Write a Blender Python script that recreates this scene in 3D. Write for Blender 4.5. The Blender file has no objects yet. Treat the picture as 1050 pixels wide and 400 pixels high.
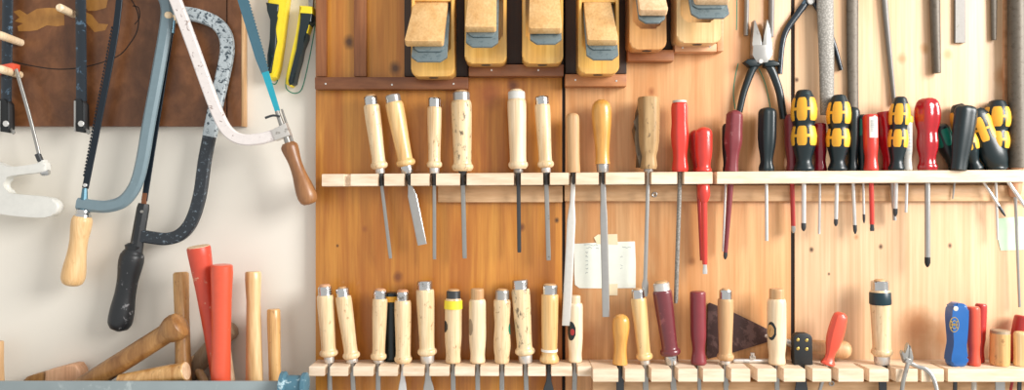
import bpy, bmesh, math, random
from mathutils import Vector, Matrix

random.seed(7)
C = bpy.context.scene.collection
D = 1.35                       # camera distance to the board face
K = 1.785 / 1050               # metres per pixel on the board face
ZC = 1.45                      # camera height


def P(px, py, d=0.0):
    s = K * (1 - d / D)
    return Vector(((px - 525) * s, -d, ZC + (200 - py) * s))


def M(w, d=0.0):
    return w * K * (1 - d / D)


# ------------------------------------------------------------------ materials
def lin(h):
    h = h.lstrip('#')
    o = []
    for i in (0, 2, 4):
        c = int(h[i:i + 2], 16) / 255
        o.append(c / 12.92 if c <= .04045 else ((c + .055) / 1.055) ** 2.4)
    return (*o, 1)


def new_mat(name):
    m = bpy.data.materials.new(name)
    m.use_nodes = True
    nt = m.node_tree
    b = nt.nodes['Principled BSDF']
    return m, nt, b


def tex_vec(nt, scale, rnd=True):
    tc = nt.nodes.new('ShaderNodeTexCoord')
    out = tc.outputs['Object']
    if rnd:
        oi = nt.nodes.new('ShaderNodeObjectInfo')
        mu = nt.nodes.new('ShaderNodeMath'); mu.operation = 'MULTIPLY'; mu.inputs[1].default_value = 37.0
        nt.links.new(oi.outputs['Random'], mu.inputs[0])
        ad = nt.nodes.new('ShaderNodeVectorMath'); ad.operation = 'ADD'
        nt.links.new(out, ad.inputs[0]); nt.links.new(mu.outputs[0], ad.inputs[1])
        out = ad.outputs[0]
    mp = nt.nodes.new('ShaderNodeMapping')
    mp.inputs['Scale'].default_value = scale
    nt.links.new(out, mp.inputs['Vector'])
    return mp.outputs[0]


def noise(nt, vec, scale, detail=4, rough=.55, dist=0.0):
    n = nt.nodes.new('ShaderNodeTexNoise')
    n.inputs['Scale'].default_value = scale
    n.inputs['Detail'].default_value = detail
    n.inputs['Roughness'].default_value = rough
    n.inputs['Distortion'].default_value = dist
    nt.links.new(vec, n.inputs['Vector'])
    return n.outputs['Fac']


def ramp(nt, fac, stops):
    r = nt.nodes.new('ShaderNodeValToRGB')
    e = r.color_ramp.elements
    e[0].position, e[0].color = stops[0]
    e[1].position, e[1].color = stops[-1]
    for p, c in stops[1:-1]:
        k = e.new(p); k.color = c
    nt.links.new(fac, r.inputs['Fac'])
    return r.outputs['Color']


def mix(nt, fac, a, b, blend='MIX'):
    x = nt.nodes.new('ShaderNodeMix'); x.data_type = 'RGBA'; x.blend_type = blend
    for sock, v in ((x.inputs['Factor'], fac), (x.inputs['A'], a), (x.inputs['B'], b)):
        if hasattr(v, 'node'):
            nt.links.new(v, sock)
        else:
            sock.default_value = v
    return x.outputs['Result']


def bump(nt, b, h, strength, dist=.001):
    bp = nt.nodes.new('ShaderNodeBump')
    bp.inputs['Strength'].default_value = strength
    bp.inputs['Distance'].default_value = dist
    nt.links.new(h, bp.inputs['Height'])
    nt.links.new(bp.outputs[0], b.inputs['Normal'])


def wood(name, dark, light, grain=(60, 60, 4), rough=.45, fleck=None, fleck_amt=.62, knots=(), coat=0.0,
         fig=None, stain=None):
    m, nt, b = new_mat(name)
    v = tex_vec(nt, grain, not knots)
    f = noise(nt, v, 1.0, 5, .6, .6)
    col = ramp(nt, f, [(.3, lin(dark)), (.68, lin(light))])
    v2 = tex_vec(nt, (grain[0] * 7, grain[1] * 7, grain[2] * 2.2), not knots)
    g = noise(nt, v2, 1.0, 3, .6)
    gm = ramp(nt, g, [(.3, (.74, .68, .60, 1)), (.6, (1, 1, 1, 1))])
    col = mix(nt, .75, col, gm, 'MULTIPLY')
    if fig:
        v4 = tex_vec(nt, fig[0], not knots)
        q = noise(nt, v4, 1.0, 4, .6, 1.2)
        qm = ramp(nt, q, [(.46, (0, 0, 0, 1)), (.62, (1, 1, 1, 1))])
        qq = nt.nodes.new('ShaderNodeMath'); qq.operation = 'MULTIPLY'; qq.inputs[1].default_value = fig[2]
        nt.links.new(qm, qq.inputs[0])
        col = mix(nt, qq.outputs[0], col, lin(fig[1]))
    if fleck:
        v3 = tex_vec(nt, (130, 130, 65))
        q = noise(nt, v3, 1.0, 3, .65, .3)
        qm = ramp(nt, q, [(fleck_amt, (0, 0, 0, 1)), (fleck_amt + .12, (.85, .85, .85, 1))])
        col = mix(nt, qm, col, lin(fleck))
    if knots:
        tc = nt.nodes.new('ShaderNodeTexCoord')
        wv = noise(nt, tc.outputs['Object'], 60, 2)
        for (kx, kz, r, c) in knots:
            sc = nt.nodes.new('ShaderNodeVectorMath'); sc.operation = 'MULTIPLY'
            nt.links.new(tc.outputs['Object'], sc.inputs[0]); sc.inputs[1].default_value = (1, 0, .8)
            ds = nt.nodes.new('ShaderNodeVectorMath'); ds.operation = 'DISTANCE'
            nt.links.new(sc.outputs[0], ds.inputs[0]); ds.inputs[1].default_value = (kx, 0, kz * .8)
            ad = nt.nodes.new('ShaderNodeMath'); ad.operation = 'MULTIPLY_ADD'
            nt.links.new(wv, ad.inputs[0]); ad.inputs[1].default_value = r * .8
            nt.links.new(ds.outputs['Value'], ad.inputs[2])
            mr = nt.nodes.new('ShaderNodeMapRange')
            nt.links.new(ad.outputs[0], mr.inputs['Value'])
            mr.inputs['From Min'].default_value = r * .75; mr.inputs['From Max'].default_value = r * 1.9
            mr.inputs['To Min'].default_value = .92; mr.inputs['To Max'].default_value = 0
            col = mix(nt, mr.outputs[0], col, lin(c))
    nt.links.new(col, b.inputs['Base Color'])
    b.inputs['Roughness'].default_value = rough
    b.inputs['Coat Weight'].default_value = coat
    b.inputs['Coat Roughness'].default_value = .25
    bump(nt, b, g, .12)
    return m


def plain(name, col, rough=.4, metal=0.0, spots=None, amt=.6, scale=90, coat=0.0, bmp=0.0, trans=0.0, var=.93):
    m, nt, b = new_mat(name)
    v = tex_vec(nt, (1, 1, 1))
    n = noise(nt, v, scale, 5, .65)
    c = lin(col)
    dk = tuple(x * var for x in c[:3]) + (1,)
    cc = ramp(nt, n, [(.35, dk), (.65, c)])
    if spots:
        n2 = noise(nt, v, scale * .8, 6, .7, .4)
        sm = ramp(nt, n2, [(amt - .08, (0, 0, 0, 1)), (amt - .02, (1, 1, 1, 1))])
        cc = mix(nt, sm, cc, lin(spots))
    nt.links.new(cc, b.inputs['Base Color'])
    b.inputs['Roughness'].default_value = rough
    b.inputs['Metallic'].default_value = metal
    b.inputs['Coat Weight'].default_value = coat
    b.inputs['Coat Roughness'].default_value = .15
    b.inputs['Transmission Weight'].default_value = trans
    if bmp:
        bump(nt, b, n, bmp)
    return m


def kn(px, py, r, c='#4a2a14'):
    p = P(px, py)
    return (p.x, p.z, M(r), c)


MT = {}
MT['plaster'] = plain('plaster', '#e8e2d6', .75, scale=9, bmp=.05, var=.975)
MT['board_orange'] = wood('board_orange', '#b26a22', '#d6963f', (26, 26, 1.6), .42, coat=.25,
    fig=((18, 18, 2.2), '#9a531c', .5), knots=[kn(358, 43, 5), kn(405, 70, 5), kn(502, 95, 12, '#94501f'), kn(526, 88, 5, '#6a3513'), kn(535, 233, 3, '#6e3a18'), kn(408, 284, 4, '#7a4420'),
     kn(374, 235, 2.5, '#9a5a26'), kn(346, 252, 1.2), kn(571, 226, 2, '#3a2010')])
MT['board_mid'] = wood('board_mid', '#cd925a', '#e3b27e', (24, 24, 1.5), .45, coat=.2,
    fig=((14, 14, 2.0), '#bf783a', .45), knots=[kn(710, 268, 3, '#a86d3c'), kn(668, 94, 3, '#a06030'), kn(600, 350, 14, '#c08048'), kn(618, 242, 3, '#b5713a')])
MT['board_pale'] = wood('board_pale', '#dfb58c', '#efcda6', (20, 20, 1.3), .5, coat=.15,
    fig=((12, 12, 1.8), '#d8a274', .4), knots=[kn(817, 82, 1.8), kn(903, 253, 1.9), kn(974, 252, 1.9), kn(1038, 253, 1.8), kn(925, 60, 4, '#b98a5c'), kn(948, 50, 4, '#c8935f'), kn(972, 56, 4, '#c8935f'), kn(1030, 78, 9, '#cc9260'), kn(850, 281, 1.2), kn(832, 256, 2, '#3a2414'), kn(878, 243, 2, '#c08a5c'), kn(940, 335, 14, '#c98c5c'), kn(965, 345, 10, '#d09a6a')])
MT['ledge_dark'] = wood('ledge_dark', '#6e3c1e', '#95603a', (5, 30, 40), .4, coat=.15, fleck='#b08560', fleck_amt=.74)
MT['strip_dark'] = wood('strip_dark', '#74411f', '#9c6238', (40, 40, 4), .4, coat=.15, fleck='#b08560', fleck_amt=.74)
MT['ledge_mid'] = wood('ledge_mid', '#96592f', '#b87c4c', (5, 30, 40), .45)
MT['ledge_pale'] = wood('ledge_pale', '#c98f63', '#e0ad82', (5, 30, 40), .5)
MT['backing_dark'] = wood('backing_dark', '#28180c', '#432a17', (30, 30, 3), .5)  # brown wood darkened to paint the deep shade between the planes
MT['backing_brown'] = wood('backing_brown', '#5a3419', '#83532f', (14, 14, 14), .4, coat=.1,
    fig=((20, 20, 20), '#55300f', .6))
MT['faded'] = wood('faded_veneer', '#9a672c', '#b5823f', (14, 14, 14), .45)
MT['rack'] = wood('rack_wood', '#e0c4a4', '#f2dec6', (3, 60, 60), .5)
MT['batten'] = wood('batten_wood', '#d0a272', '#e6be92', (3, 40, 50), .5)
MT['maple'] = wood('maple', '#d9b485', '#f3dcb4', (70, 70, 6), .35, fleck='#8a5f36', fleck_amt=.615, coat=.35)
MT['maple_clean'] = wood('maple_clean', '#e4c69c', '#f6e2c2', (45, 45, 5), .35, coat=.3)
MT['maple_stained'] = wood('maple_stained', '#d4b080', '#f0d8ae', (45, 45, 5), .4, fleck='#4a3e2e', fleck_amt=.56, coat=.2)
MT['golden'] = wood('golden', '#cf8e3c', '#e6b05e', (40, 40, 4), .3, fleck='#7a4c1e', fleck_amt=.72, coat=.5)
MT['golden_spot'] = wood('golden_spot', '#d8a662', '#f0cd94', (40, 40, 4), .35, fleck='#70451c', fleck_amt=.66, coat=.4)
MT['beech'] = wood('beech', '#dcaf74', '#efcb98', (60, 60, 6), .4, fleck='#b07c44', fleck_amt=.68, coat=.2)
MT['tan'] = wood('tan', '#bd9163', '#d6b083', (40, 40, 5), .5)
MT['grimy'] = wood('grimy', '#96744a', '#c2a172', (40, 40, 6), .55, fleck='#473520', fleck_amt=.6)
MT['charred'] = wood('charred', '#3a2c1c', '#6e5638', (50, 50, 12), .55, fleck='#1c140c', fleck_amt=.56)
MT['walnut'] = wood('walnut', '#7e5230', '#a67448', (40, 40, 5), .4, coat=.2)
MT['brown_handle'] = wood('brown_handle', '#7d5228', '#b48650', (40, 40, 5), .4, fleck='#5a3c1e', fleck_amt=.66)
MT['grey_wood'] = wood('grey_wood', '#85715a', '#ab967a', (40, 40, 5), .5)
MT['hickory'] = wood('hickory', '#ad7638', '#dfb478', (50, 50, 3.5), .35, fleck='#7d5125', fleck_amt=.62, coat=.3)
MT['hickory_pale'] = wood('hickory_pale', '#c8985a', '#efd09e', (50, 50, 3.5), .35, coat=.3)
MT['endgrain'] = wood('endgrain', '#d8b28a', '#ead0ae', (60, 60, 60), .6, fleck='#a07a50', fleck_amt=.68)
MT['pink_wood'] = wood('pink_wood', '#c48e68', '#dcae8a', (30, 30, 5), .5)
MT['plane_body'] = wood('plane_body', '#dba046', '#efbf6a', (30, 30, 3), .3, coat=.5)
MT['plane_body_red'] = wood('plane_body_red', '#c98a4c', '#e3ab6c', (30, 30, 3), .35, coat=.4)
MT['plane_body_pale'] = wood('plane_body_pale', '#e0b171', '#f2cf98', (30, 30, 3), .4, coat=.3)
MT['wedge'] = wood('wedge_wood', '#d3a263', '#e6be86', (40, 40, 8), .45, fleck='#b08048', fleck_amt=.67)
MT['wedge_pale'] = wood('wedge_pale', '#d9b084', '#ebc9a0', (40, 40, 8), .5, fleck='#b58a5a', fleck_amt=.68)
MT['maroon_wood'] = plain('maroon_wood', '#6e2a30', .3, coat=.5, spots='#8c4648', amt=.66)
MT['maroon'] = plain('maroon', '#822f36', .35, coat=.3)
MT['maroon_worn'] = plain('maroon_worn', '#7c3238', .4, spots='#a06a6a', amt=.68)
MT['red'] = plain('red', '#d4382c', .3, coat=.4)
MT['red_worn'] = plain('red_worn', '#cc4a34', .4, spots='#d4a184', amt=.67, scale=60)
MT['red_dark'] = plain('red_dark', '#b12c28', .35, coat=.3)
MT['orange_red'] = plain('orange_red', '#dc5638', .35, spots='#e9c0a8', amt=.77, coat=.2)
MT['coral'] = plain('coral', '#dc5038', .35, coat=.3)
MT['clear_red'] = plain('clear_red', '#c41824', .12, coat=.6, trans=.35)
MT['clear_dark_red'] = plain('clear_dark_red', '#8f1428', .15, coat=.6, trans=.2)
MT['black_green'] = plain('black_green', '#081c20', .36, coat=.12, spots='#2c4a4c', amt=.72)
MT['black'] = plain('black', '#131618', .5)
MT['black_worn'] = plain('black_worn', '#1e2124', .42, spots='#77787a', amt=.68)
MT['black_blue'] = plain('black_blue', '#0f1d28', .3, coat=.2, spots='#4b6478', amt=.66)
MT['yellow'] = plain('yellow', '#e8cf28', .4)
MT['amber'] = plain('amber', '#f0b034', .4)
MT['green'] = plain('green', '#12806a', .4)
MT['tape_yellow'] = plain('tape_yellow', '#ecd838', .45)
MT['tape_black'] = plain('tape_black', '#123038', .35)
MT['tape_white'] = plain('tape_white', '#efe8de', .5)
MT['white_plastic'] = plain('white_plastic', '#d8d7d0', .4)
MT['white_paint'] = plain('white_paint', '#e2dad6', .4, spots='#8a7670', amt=.67, scale=130)
MT['bluegrey'] = plain('bluegrey_paint', '#748890', .35, spots='#93aab4', amt=.72)
MT['worn_paint'] = plain('worn_paint', '#b4bec2', .5, spots='#34424c', amt=.60, scale=200, bmp=.2)
MT['worn_dark'] = plain('worn_dark', '#262c32', .45, spots='#6c7a84', amt=.66, scale=200, bmp=.2)
MT['teal_blade'] = plain('teal_blade', '#2aa4b8', .35, metal=.2)
MT['slate_blade'] = plain('slate_blade', '#4d7484', .35, metal=.4)
MT['blade_dark'] = plain('blade_dark', '#14202a', .4, metal=.3)
MT['steel'] = plain('steel', '#b4b2ae', .3, metal=.75)
MT['steel_bright'] = plain('steel_bright', '#dcdad6', .28, metal=.6)
MT['steel_dull'] = plain('steel_dull', '#a2a09b', .36, metal=.7, spots='#7c766e', amt=.70)
MT['steel_dark'] = plain('steel_dark', '#4c4e50', .38, metal=.7)
MT['iron'] = plain('plane_iron', '#7b898c', .38, metal=.55, spots='#65757a', amt=.62, scale=160)
MT['file'] = plain('file_steel', '#7d7974', .5, metal=.3, spots='#6a645a', amt=.70, bmp=.2, scale=180)
MT['file_brown'] = plain('file_brown', '#655c50', .5, metal=.25, spots='#544a3e', amt=.62, bmp=.15, scale=190, var=.85)
MT['file_pale'] = plain('file_pale', '#d8d4cc', .45, metal=.5, bmp=.1, scale=160)
MT['chrome'] = plain('chrome', '#c9c9c8', .18, metal=1.0, spots='#8d8a84', amt=.68)
MT['alu'] = plain('aluminium', '#d8d4ce', .4, metal=.7, spots='#a7a199', amt=.64)
MT['brass'] = plain('brass', '#c9a95c', .35, metal=.8)
MT['rust'] = plain('rust', '#7a4a2c', .7)
MT['trowel'] = plain('trowel_steel', '#4a3633', .55, metal=.35, spots='#6d5450', amt=.6, scale=40)
MT['blue'] = plain('blue_plastic', '#155a9e', .3, coat=.3)
MT['cap_grey'] = plain('cap_grey', '#c6c2b6', .5)
MT['paper'] = plain('paper', '#eaeee2', .8, scale=30)
MT['paper_green'] = plain('paper_green', '#c6dfc0', .8, scale=30)
MT['masking'] = plain('masking_tape', '#ecdcb8', .7)
MT['ink'] = plain('ink', '#a0a6a6', .8)
MT['marker_green'] = plain('marker_green', '#2f8f70', .7)
MT['pencil'] = plain('pencil', '#24180f', .8)
MT['hole'] = plain('hole', '#1a0f08', .9)  # near-black shade tone for the open panel joints
MT['trough'] = plain('trough_paint', '#8d989a', .4, spots='#a4aeae', amt=.69, scale=25)
MT['teal_worn'] = plain('teal_worn', '#4a7486', .5, spots='#a8c0c8', amt=.66, scale=90, bmp=.2)
MT['clear'] = plain('clear_plastic', '#d6d2c8', .2, coat=.5, trans=.3)

# rasp: rows of small teeth
m, nt, b = new_mat('rasp_steel')
v = tex_vec(nt, (1, 1, 1), False)
vo = nt.nodes.new('ShaderNodeTexVoronoi'); vo.inputs['Scale'].default_value = 330
nt.links.new(v, vo.inputs['Vector'])
nt.links.new(ramp(nt, vo.outputs['Distance'], [(.2, lin('#9c9890')), (.6, lin('#7d7972'))]), b.inputs['Base Color'])
b.inputs['Metallic'].default_value = .2; b.inputs['Roughness'].default_value = .55
bump(nt, b, vo.outputs['Distance'], .35, .001)
MT['rasp'] = m


# ------------------------------------------------------------------ mesh helpers
def finish(bm, sharp=.55):
    bmesh.ops.recalc_face_normals(bm, faces=bm.faces)
    for f in bm.faces:
        f.smooth = True
    for e in bm.edges:
        if len(e.link_faces) == 2 and e.calc_face_angle(0) > sharp:
            e.smooth = False
    return bm


def link(name, bm, mat, parent=None, base=None, label=None):
    """bm is in world coordinates; the object keeps its origin at its thing's base."""
    finish(bm)
    if parent is not None:
        org = Vector(parent['_base'])
    else:
        org = Vector(base) if base is not None else Vector((0, 0, 0))
    bmesh.ops.translate(bm, vec=-org, verts=bm.verts)
    me = bpy.data.meshes.new(name)
    bm.to_mesh(me); bm.free()
    me.materials.append(MT[mat] if isinstance(mat, str) else mat)
    o = bpy.data.objects.new(name, me)
    C.objects.link(o)
    if parent is not None:
        o.parent = parent
    else:
        o.location = org
    o['_base'] = tuple(org)
    if label:
        o['label'] = label
    return o


def sub(o, parent):
    """make o (already linked under a thing) a sub-part of the part `parent`"""
    o.parent = parent
    return o


def thing(name, label, cat, base, group=None):
    o = bpy.data.objects.new(name, None)
    C.objects.link(o)
    o.location = base
    o.empty_display_size = .02
    o['_base'] = tuple(base)
    o['label'] = label; o['category'] = cat
    if group:
        o['group'] = group
    return o


def tag(o, label, cat, group=None):
    o['label'] = label; o['category'] = cat
    if group:
        o['group'] = group
    return o


def struct(o):
    o['kind'] = 'structure'
    return o


def frame(p0, p1):
    a = (p1 - p0).normalized()
    f = Vector((0, -1, 0))
    u = f.cross(a)
    if u.length < 1e-4:
        u = Vector((1, 0, 0))
    u.normalize()
    v = a.cross(u)
    return a, u, v


def loft(p0, p1, secs, n=20, shape='round', bm=None, cap=True):
    """secs: (t along the axis, rx across, ry towards the viewer) in metres"""
    bm = bm or bmesh.new()
    a, u, v = frame(p0, p1)
    L = (p1 - p0).length
    rings = []
    for s in secs:
        t, rx = s[0], s[1]
        ry = s[2] if len(s) > 2 else rx
        c = p0 + a * (L * t)
        ring = []
        if shape == 'rect':
            pts = [(rx, ry), (-rx, ry), (-rx, -ry), (rx, -ry)]
        else:
            pts = []
            for i in range(n):
                th = 2 * math.pi * (i + .5) / n
                k = 1.0
                if shape == 'lobe':
                    k = 1 + .055 * math.cos(6 * th)
                elif shape == 'six':
                    q = (th % (math.pi / 3)) - math.pi / 6
                    k = .93 / max(math.cos(q), .93)
                    k = (k + math.cos(math.pi / 6) / math.cos(q)) / 2 + .04
                elif shape == 'flat':      # rounded rectangle
                    cx, sy = math.cos(th), math.sin(th)
                    e = .5
                    pts.append((rx * math.copysign(abs(cx) ** e, cx), ry * math.copysign(abs(sy) ** e, sy)))
                    continue
                pts.append((rx * k * math.cos(th), ry * k * math.sin(th)))
        for x, y in pts:
            ring.append(bm.verts.new(c + u * x + v * y))
        rings.append(ring)
    m_ = len(rings[0])
    for r0, r1 in zip(rings, rings[1:]):
        for i in range(m_):
            j = (i + 1) % m_
            bm.faces.new((r0[i], r0[j], r1[j], r1[i]))
    if cap:
        bm.faces.new(rings[0]); bm.faces.new(list(reversed(rings[-1])))
    return bm


def smooth_secs(secs, k=4):
    """Catmull-Rom refinement of (t, r) lists"""
    out = []
    n = len(secs)
    for i in range(n - 1):
        p0 = secs[max(i - 1, 0)]; p1 = secs[i]; p2 = secs[i + 1]; p3 = secs[min(i + 2, n - 1)]
        for j in range(k):
            f = j / k
            t = p1[0] + (p2[0] - p1[0]) * f
            r = .5 * (2 * p1[1] + (p2[1] - p0[1]) * f + (2 * p0[1] - 5 * p1[1] + 4 * p2[1] - p3[1]) * f * f +
                      (3 * p1[1] - p0[1] - 3 * p2[1] + p3[1]) * f ** 3)
            out.append((t, max(r, .01)))
    out.append(secs[-1])
    return out


def patch(p0, p1, secs, th0, th1, t0, t1, off=.0006, bm=None, n=10, round_=True, fy=1.0, shape='round', ell=False):
    """a thin raised panel that follows a lofted handle"""
    bm = bm or bmesh.new()
    a, u, v = frame(p0, p1)
    L = (p1 - p0).length

    def rad(t):
        for s0, s1 in zip(secs, secs[1:]):
            if s0[0] <= t <= s1[0]:
                f = (t - s0[0]) / max(s1[0] - s0[0], 1e-6)
                return s0[1] + (s1[1] - s0[1]) * f
        return secs[-1][1]
    lay = []
    for o_ in (off, -.0012):
        g = []
        for i in range(n + 1):
            fx = i / n
            th = th0 + (th1 - th0) * fx
            sh = 1.0
            if round_:
                sh = (1 - abs(2 * fx - 1) ** 6) ** .5 * .28 + .72
            if ell:
                sh = max(.12, 1 - (2 * fx - 1) ** 2) ** .5
            row = []
            for j in range(n + 1):
                t = (t0 + t1) / 2 + (t1 - t0) / 2 * (2 * j / n - 1) * sh
                r = rad(t) + o_
                k = 1 + .055 * math.cos(6 * th) if shape == 'lobe' else 1
                row.append(bm.verts.new(p0 + a * (L * t) + u * (r * k * math.cos(th)) + v * (r * k * fy * math.sin(th))))
            g.append(row)
        lay.append(g)
    A, B = lay
    for i in range(n):
        for j in range(n):
            bm.faces.new((A[i][j], A[i + 1][j], A[i + 1][j + 1], A[i][j + 1]))
            bm.faces.new((B[i][j], B[i][j + 1], B[i + 1][j + 1], B[i + 1][j]))
    for i in range(n):
        for j in (0, n):
            bm.faces.new((A[i][j], A[i + 1][j], B[i + 1][j], B[i][j]))
            bm.faces.new((A[j][i], A[j][i + 1], B[j][i + 1], B[j][i]))
    return bm


def prism(pts, d0, d1, bev=.0, px=True, segs=2, bm=None, dm=None, edges='front'):
    """outline (photo pixels at the mid distance) pushed out to a solid between distances d0 (back) and d1 (front)"""
    own = bmesh.new()
    dm = (d0 + d1) / 2 if dm is None else dm
    w = [P(x, y, dm) if px else Vector((x, 0, y)) for x, y in pts]
    fr = [own.verts.new((q.x, -d1, q.z)) for q in w]
    bk = [own.verts.new((q.x, -d0, q.z)) for q in w]
    ff = own.faces.new(fr)
    own.faces.new(list(reversed(bk)))
    n = len(w)
    for i in range(n):
        j = (i + 1) % n
        own.faces.new((fr[i], bk[i], bk[j], fr[j]))
    if bev:
        es = list(ff.edges) if edges == 'front' else list(own.edges)
        if edges == 'both':
            es = [e for e in own.edges if abs(e.verts[0].co.y - e.verts[1].co.y) < 1e-6]
        bmesh.ops.bevel(own, geom=es, offset=bev, segments=segs, affect='EDGES', profile=.5, clamp_overlap=True)
    if bm is None:
        return own
    me = bpy.data.meshes.new('tmp'); own.to_mesh(me); own.free(); bm.from_mesh(me); bpy.data.meshes.remove(me)
    return bm


def cat(pts, k=6):
    out = []
    n = len(pts)
    for i in range(n - 1):
        p0 = Vector(pts[max(i - 1, 0)]); p1 = Vector(pts[i]); p2 = Vector(pts[i + 1]); p3 = Vector(pts[min(i + 2, n - 1)])
        for j in range(k):
            f = j / k
            out.append(.5 * (2 * p1 + (p2 - p0) * f + (2 * p0 - 5 * p1 + 4 * p2 - p3) * f * f + (3 * p1 - p0 - 3 * p2 + p3) * f ** 3))
    out.append(Vector(pts[-1]))
    return out


def sweep(pts, d, w, th, shape='rect', k=6, bm=None, n=12, taper=None, dlist=None, ch=.35):
    """tube or flat bar along a smooth path of photo pixels lying at distance d; w across (px), th along the view (m)"""
    bm = bm or bmesh.new()
    ps = cat(pts, k) if k > 1 else [Vector(p) for p in pts]
    N = len(ps)
    pw = []
    for i, q in enumerate(ps):
        dd = d if dlist is None else dlist[0] + (dlist[1] - dlist[0]) * i / (N - 1)
        pw.append(P(q[0], q[1], dd))
    rings = []
    f = Vector((0, -1, 0))
    for i in range(N):
        t = (pw[min(i + 1, N - 1)] - pw[max(i - 1, 0)]).normalized()
        u = f.cross(t).normalized()
        fr = i / (N - 1)
        ww = w if taper is None else w * (taper[0] + (taper[1] - taper[0]) * fr)
        h = M(ww, d) / 2
        if shape == 'rect':
            c = min(h, th / 2) * ch
            q = [(h, th / 2 - c), (h - c, th / 2), (-h + c, th / 2), (-h, th / 2 - c), (-h, -th / 2 + c), (-h + c, -th / 2), (h - c, -th / 2), (h, -th / 2 + c)]
        else:
            q = [(h * math.cos(2 * math.pi * m / n), th / 2 * math.sin(2 * math.pi * m / n)) for m in range(n)]
        rings.append([bm.verts.new(pw[i] + u * x + f * y) for x, y in q])
    m_ = len(rings[0])
    for r0, r1 in zip(rings, rings[1:]):
        for i in range(m_):
            j = (i + 1) % m_
            bm.faces.new((r0[i], r0[j], r1[j], r1[i]))
    bm.faces.new(rings[0]); bm.faces.new(list(reversed(rings[-1])))
    return bm


def disc(c, r, h, n=20, axis='y', bm=None):
    p1 = c.copy()
    if axis == 'y':
        p1 = c + Vector((0, -h, 0))
    elif axis == 'x':
        p1 = c + Vector((h, 0, 0))
    return loft(c, p1, [(0, r * .96, r * .96), (.15, r, r), (.8, r, r), (1, r * .82, r * .82)], n=n, bm=bm)


def boxw(x0, x1, y0, y1, z0, z1, bev=.001):
    bm = bmesh.new()
    bmesh.ops.create_cube(bm, size=1)
    bmesh.ops.scale(bm, vec=(x1 - x0, y1 - y0, z1 - z0), verts=bm.verts)
    bmesh.ops.translate(bm, vec=((x0 + x1) / 2, (y0 + y1) / 2, (z0 + z1) / 2), verts=bm.verts)
    if bev:
        bmesh.ops.bevel(bm, geom=list(bm.edges), offset=bev, segments=2, affect='EDGES', profile=.5)
    return bm


def pbox(x0, y0, x1, y1, d0, d1, bev=.0012):
    """box whose front face covers the given photo rectangle"""
    a = P(x0, y0, d1); c = P(x1, y1, d1)
    return boxw(a.x, c.x, -d1, -d0, c.z, a.z, bev)


# ------------------------------------------------------------------ the setting
FLOORZ = 0
struct(link('wall_left', boxw(-2.2, 2.2, .02, .12, 0, 2.9, 0), 'plaster', base=(0, .02, 0)))
TH = .019
top, bot = 2.2, .72
xs = [P(323.5, 0).x, P(576.4, 0).x, P(579.6, 0).x, P(811.2, 0).x, P(815.0, 0).x, 1.25]
for i, mn in enumerate(('board_orange', 'board_mid', 'board_pale')):  # separate board tones, with brightening and overexposure towards the right put in
    bm = boxw(xs[2 * i], xs[2 * i + 1], 0, TH + .0005, bot, top, .0012)
    o = link('wall_back' if i == 0 else 'wall_back.00%d' % i, bm, mn, base=(0, 0, 0)); struct(o)
# dark sheet and strips painting shade into the open panel joints
bm = boxw(xs[0] + .02, 1.2, TH - .002, TH + .0008, bot + .01, top - .01, 0)
struct(link('wall_back_underlay', bm, 'hole', base=(0, TH, 0)))
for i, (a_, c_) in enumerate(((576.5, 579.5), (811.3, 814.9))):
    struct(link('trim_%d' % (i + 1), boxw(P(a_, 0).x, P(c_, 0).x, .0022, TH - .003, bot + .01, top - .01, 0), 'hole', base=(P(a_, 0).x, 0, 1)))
o = link('trim_right', prism([(1029, -60), (1034, -60), (1034, 172), (1029, 172)], 0, .004, .001), 'ledge_pale', base=P(1031, 100)); struct(o)  # added strip painting the brown shading left of the thick bar

# ------------------------------------------------------------------ dark brown backing board on the plaster wall
base = P(125, 129, -.006)
bk = thing('backing_board', 'dark brown wooden backing board behind the hanging saws', 'board', base)
link('panel', pbox(-150, -150, 232.5, 129.5, -.0199, -.004, .001), 'backing_brown', bk)
link('edge_batten', pbox(233, -150, 247.2, 129.5, -.0199, -.002, .001), 'backing_brown', bk)
link('edge_strip', pbox(247.4, -150, 250, 129.5, -.0199, -.002, .0006), 'tan', bk, label='pale outer edge strip')
for pts in ([(14, 12), (20, 10), (28, 15), (38, 9), (50, 8), (66, 9), (66, 26), (58, 27), (48, 26), (38, 31), (30, 32), (19, 32), (18, 27), (24, 24), (15, 22), (20, 18)],
            [(86, -6), (112, -8), (109, 8), (98, 11), (90, 11), (87, 6)],
            [(87, 12), (94, 15), (101, 24), (111, 25), (108, 31), (97, 33), (87, 22)]):
    link('faded_patch', prism(pts, -.0045, -.0037), 'faded', bk, label='paler faded patch')
link('outline_mark', sweep([(10, 62), (30, 67), (60, 71), (90, 68), (120, 58), (133, 45), (141, 30), (141, 12), (130, -8)], -.0038, 1.1, .0004), 'pencil', bk, label='dark drawn outline')
link('knot_mark', sweep([(136, 6), (142, 8), (143, 18), (138, 25)], -.0038, 1.0, .0004), 'pencil', bk)


def peg(bx, by, tx, ty, r=4.2):
    p0 = P(bx, by, -.006)
    k = (525 - tx) / (525 - bx)
    d1 = min(D * (1 - 1 / k), .075)
    p1 = Vector((p0.x, -d1, p0.z + .002))
    bm = loft(p0, p1, [(0, M(r) * .9), (.8, M(r)), (.93, M(r) * .95), (1, M(r) * .6)], n=16)
    link('peg', bm, 'maple_clean', bk, label='pale wooden peg')


peg(22, 44, 0, 35.5); peg(21, 77, 0, 71); peg(76, 15, 62, 9.5); peg(181, 21, 173, 16)
for (x, y) in ((62, 68),):
    pass

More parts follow.
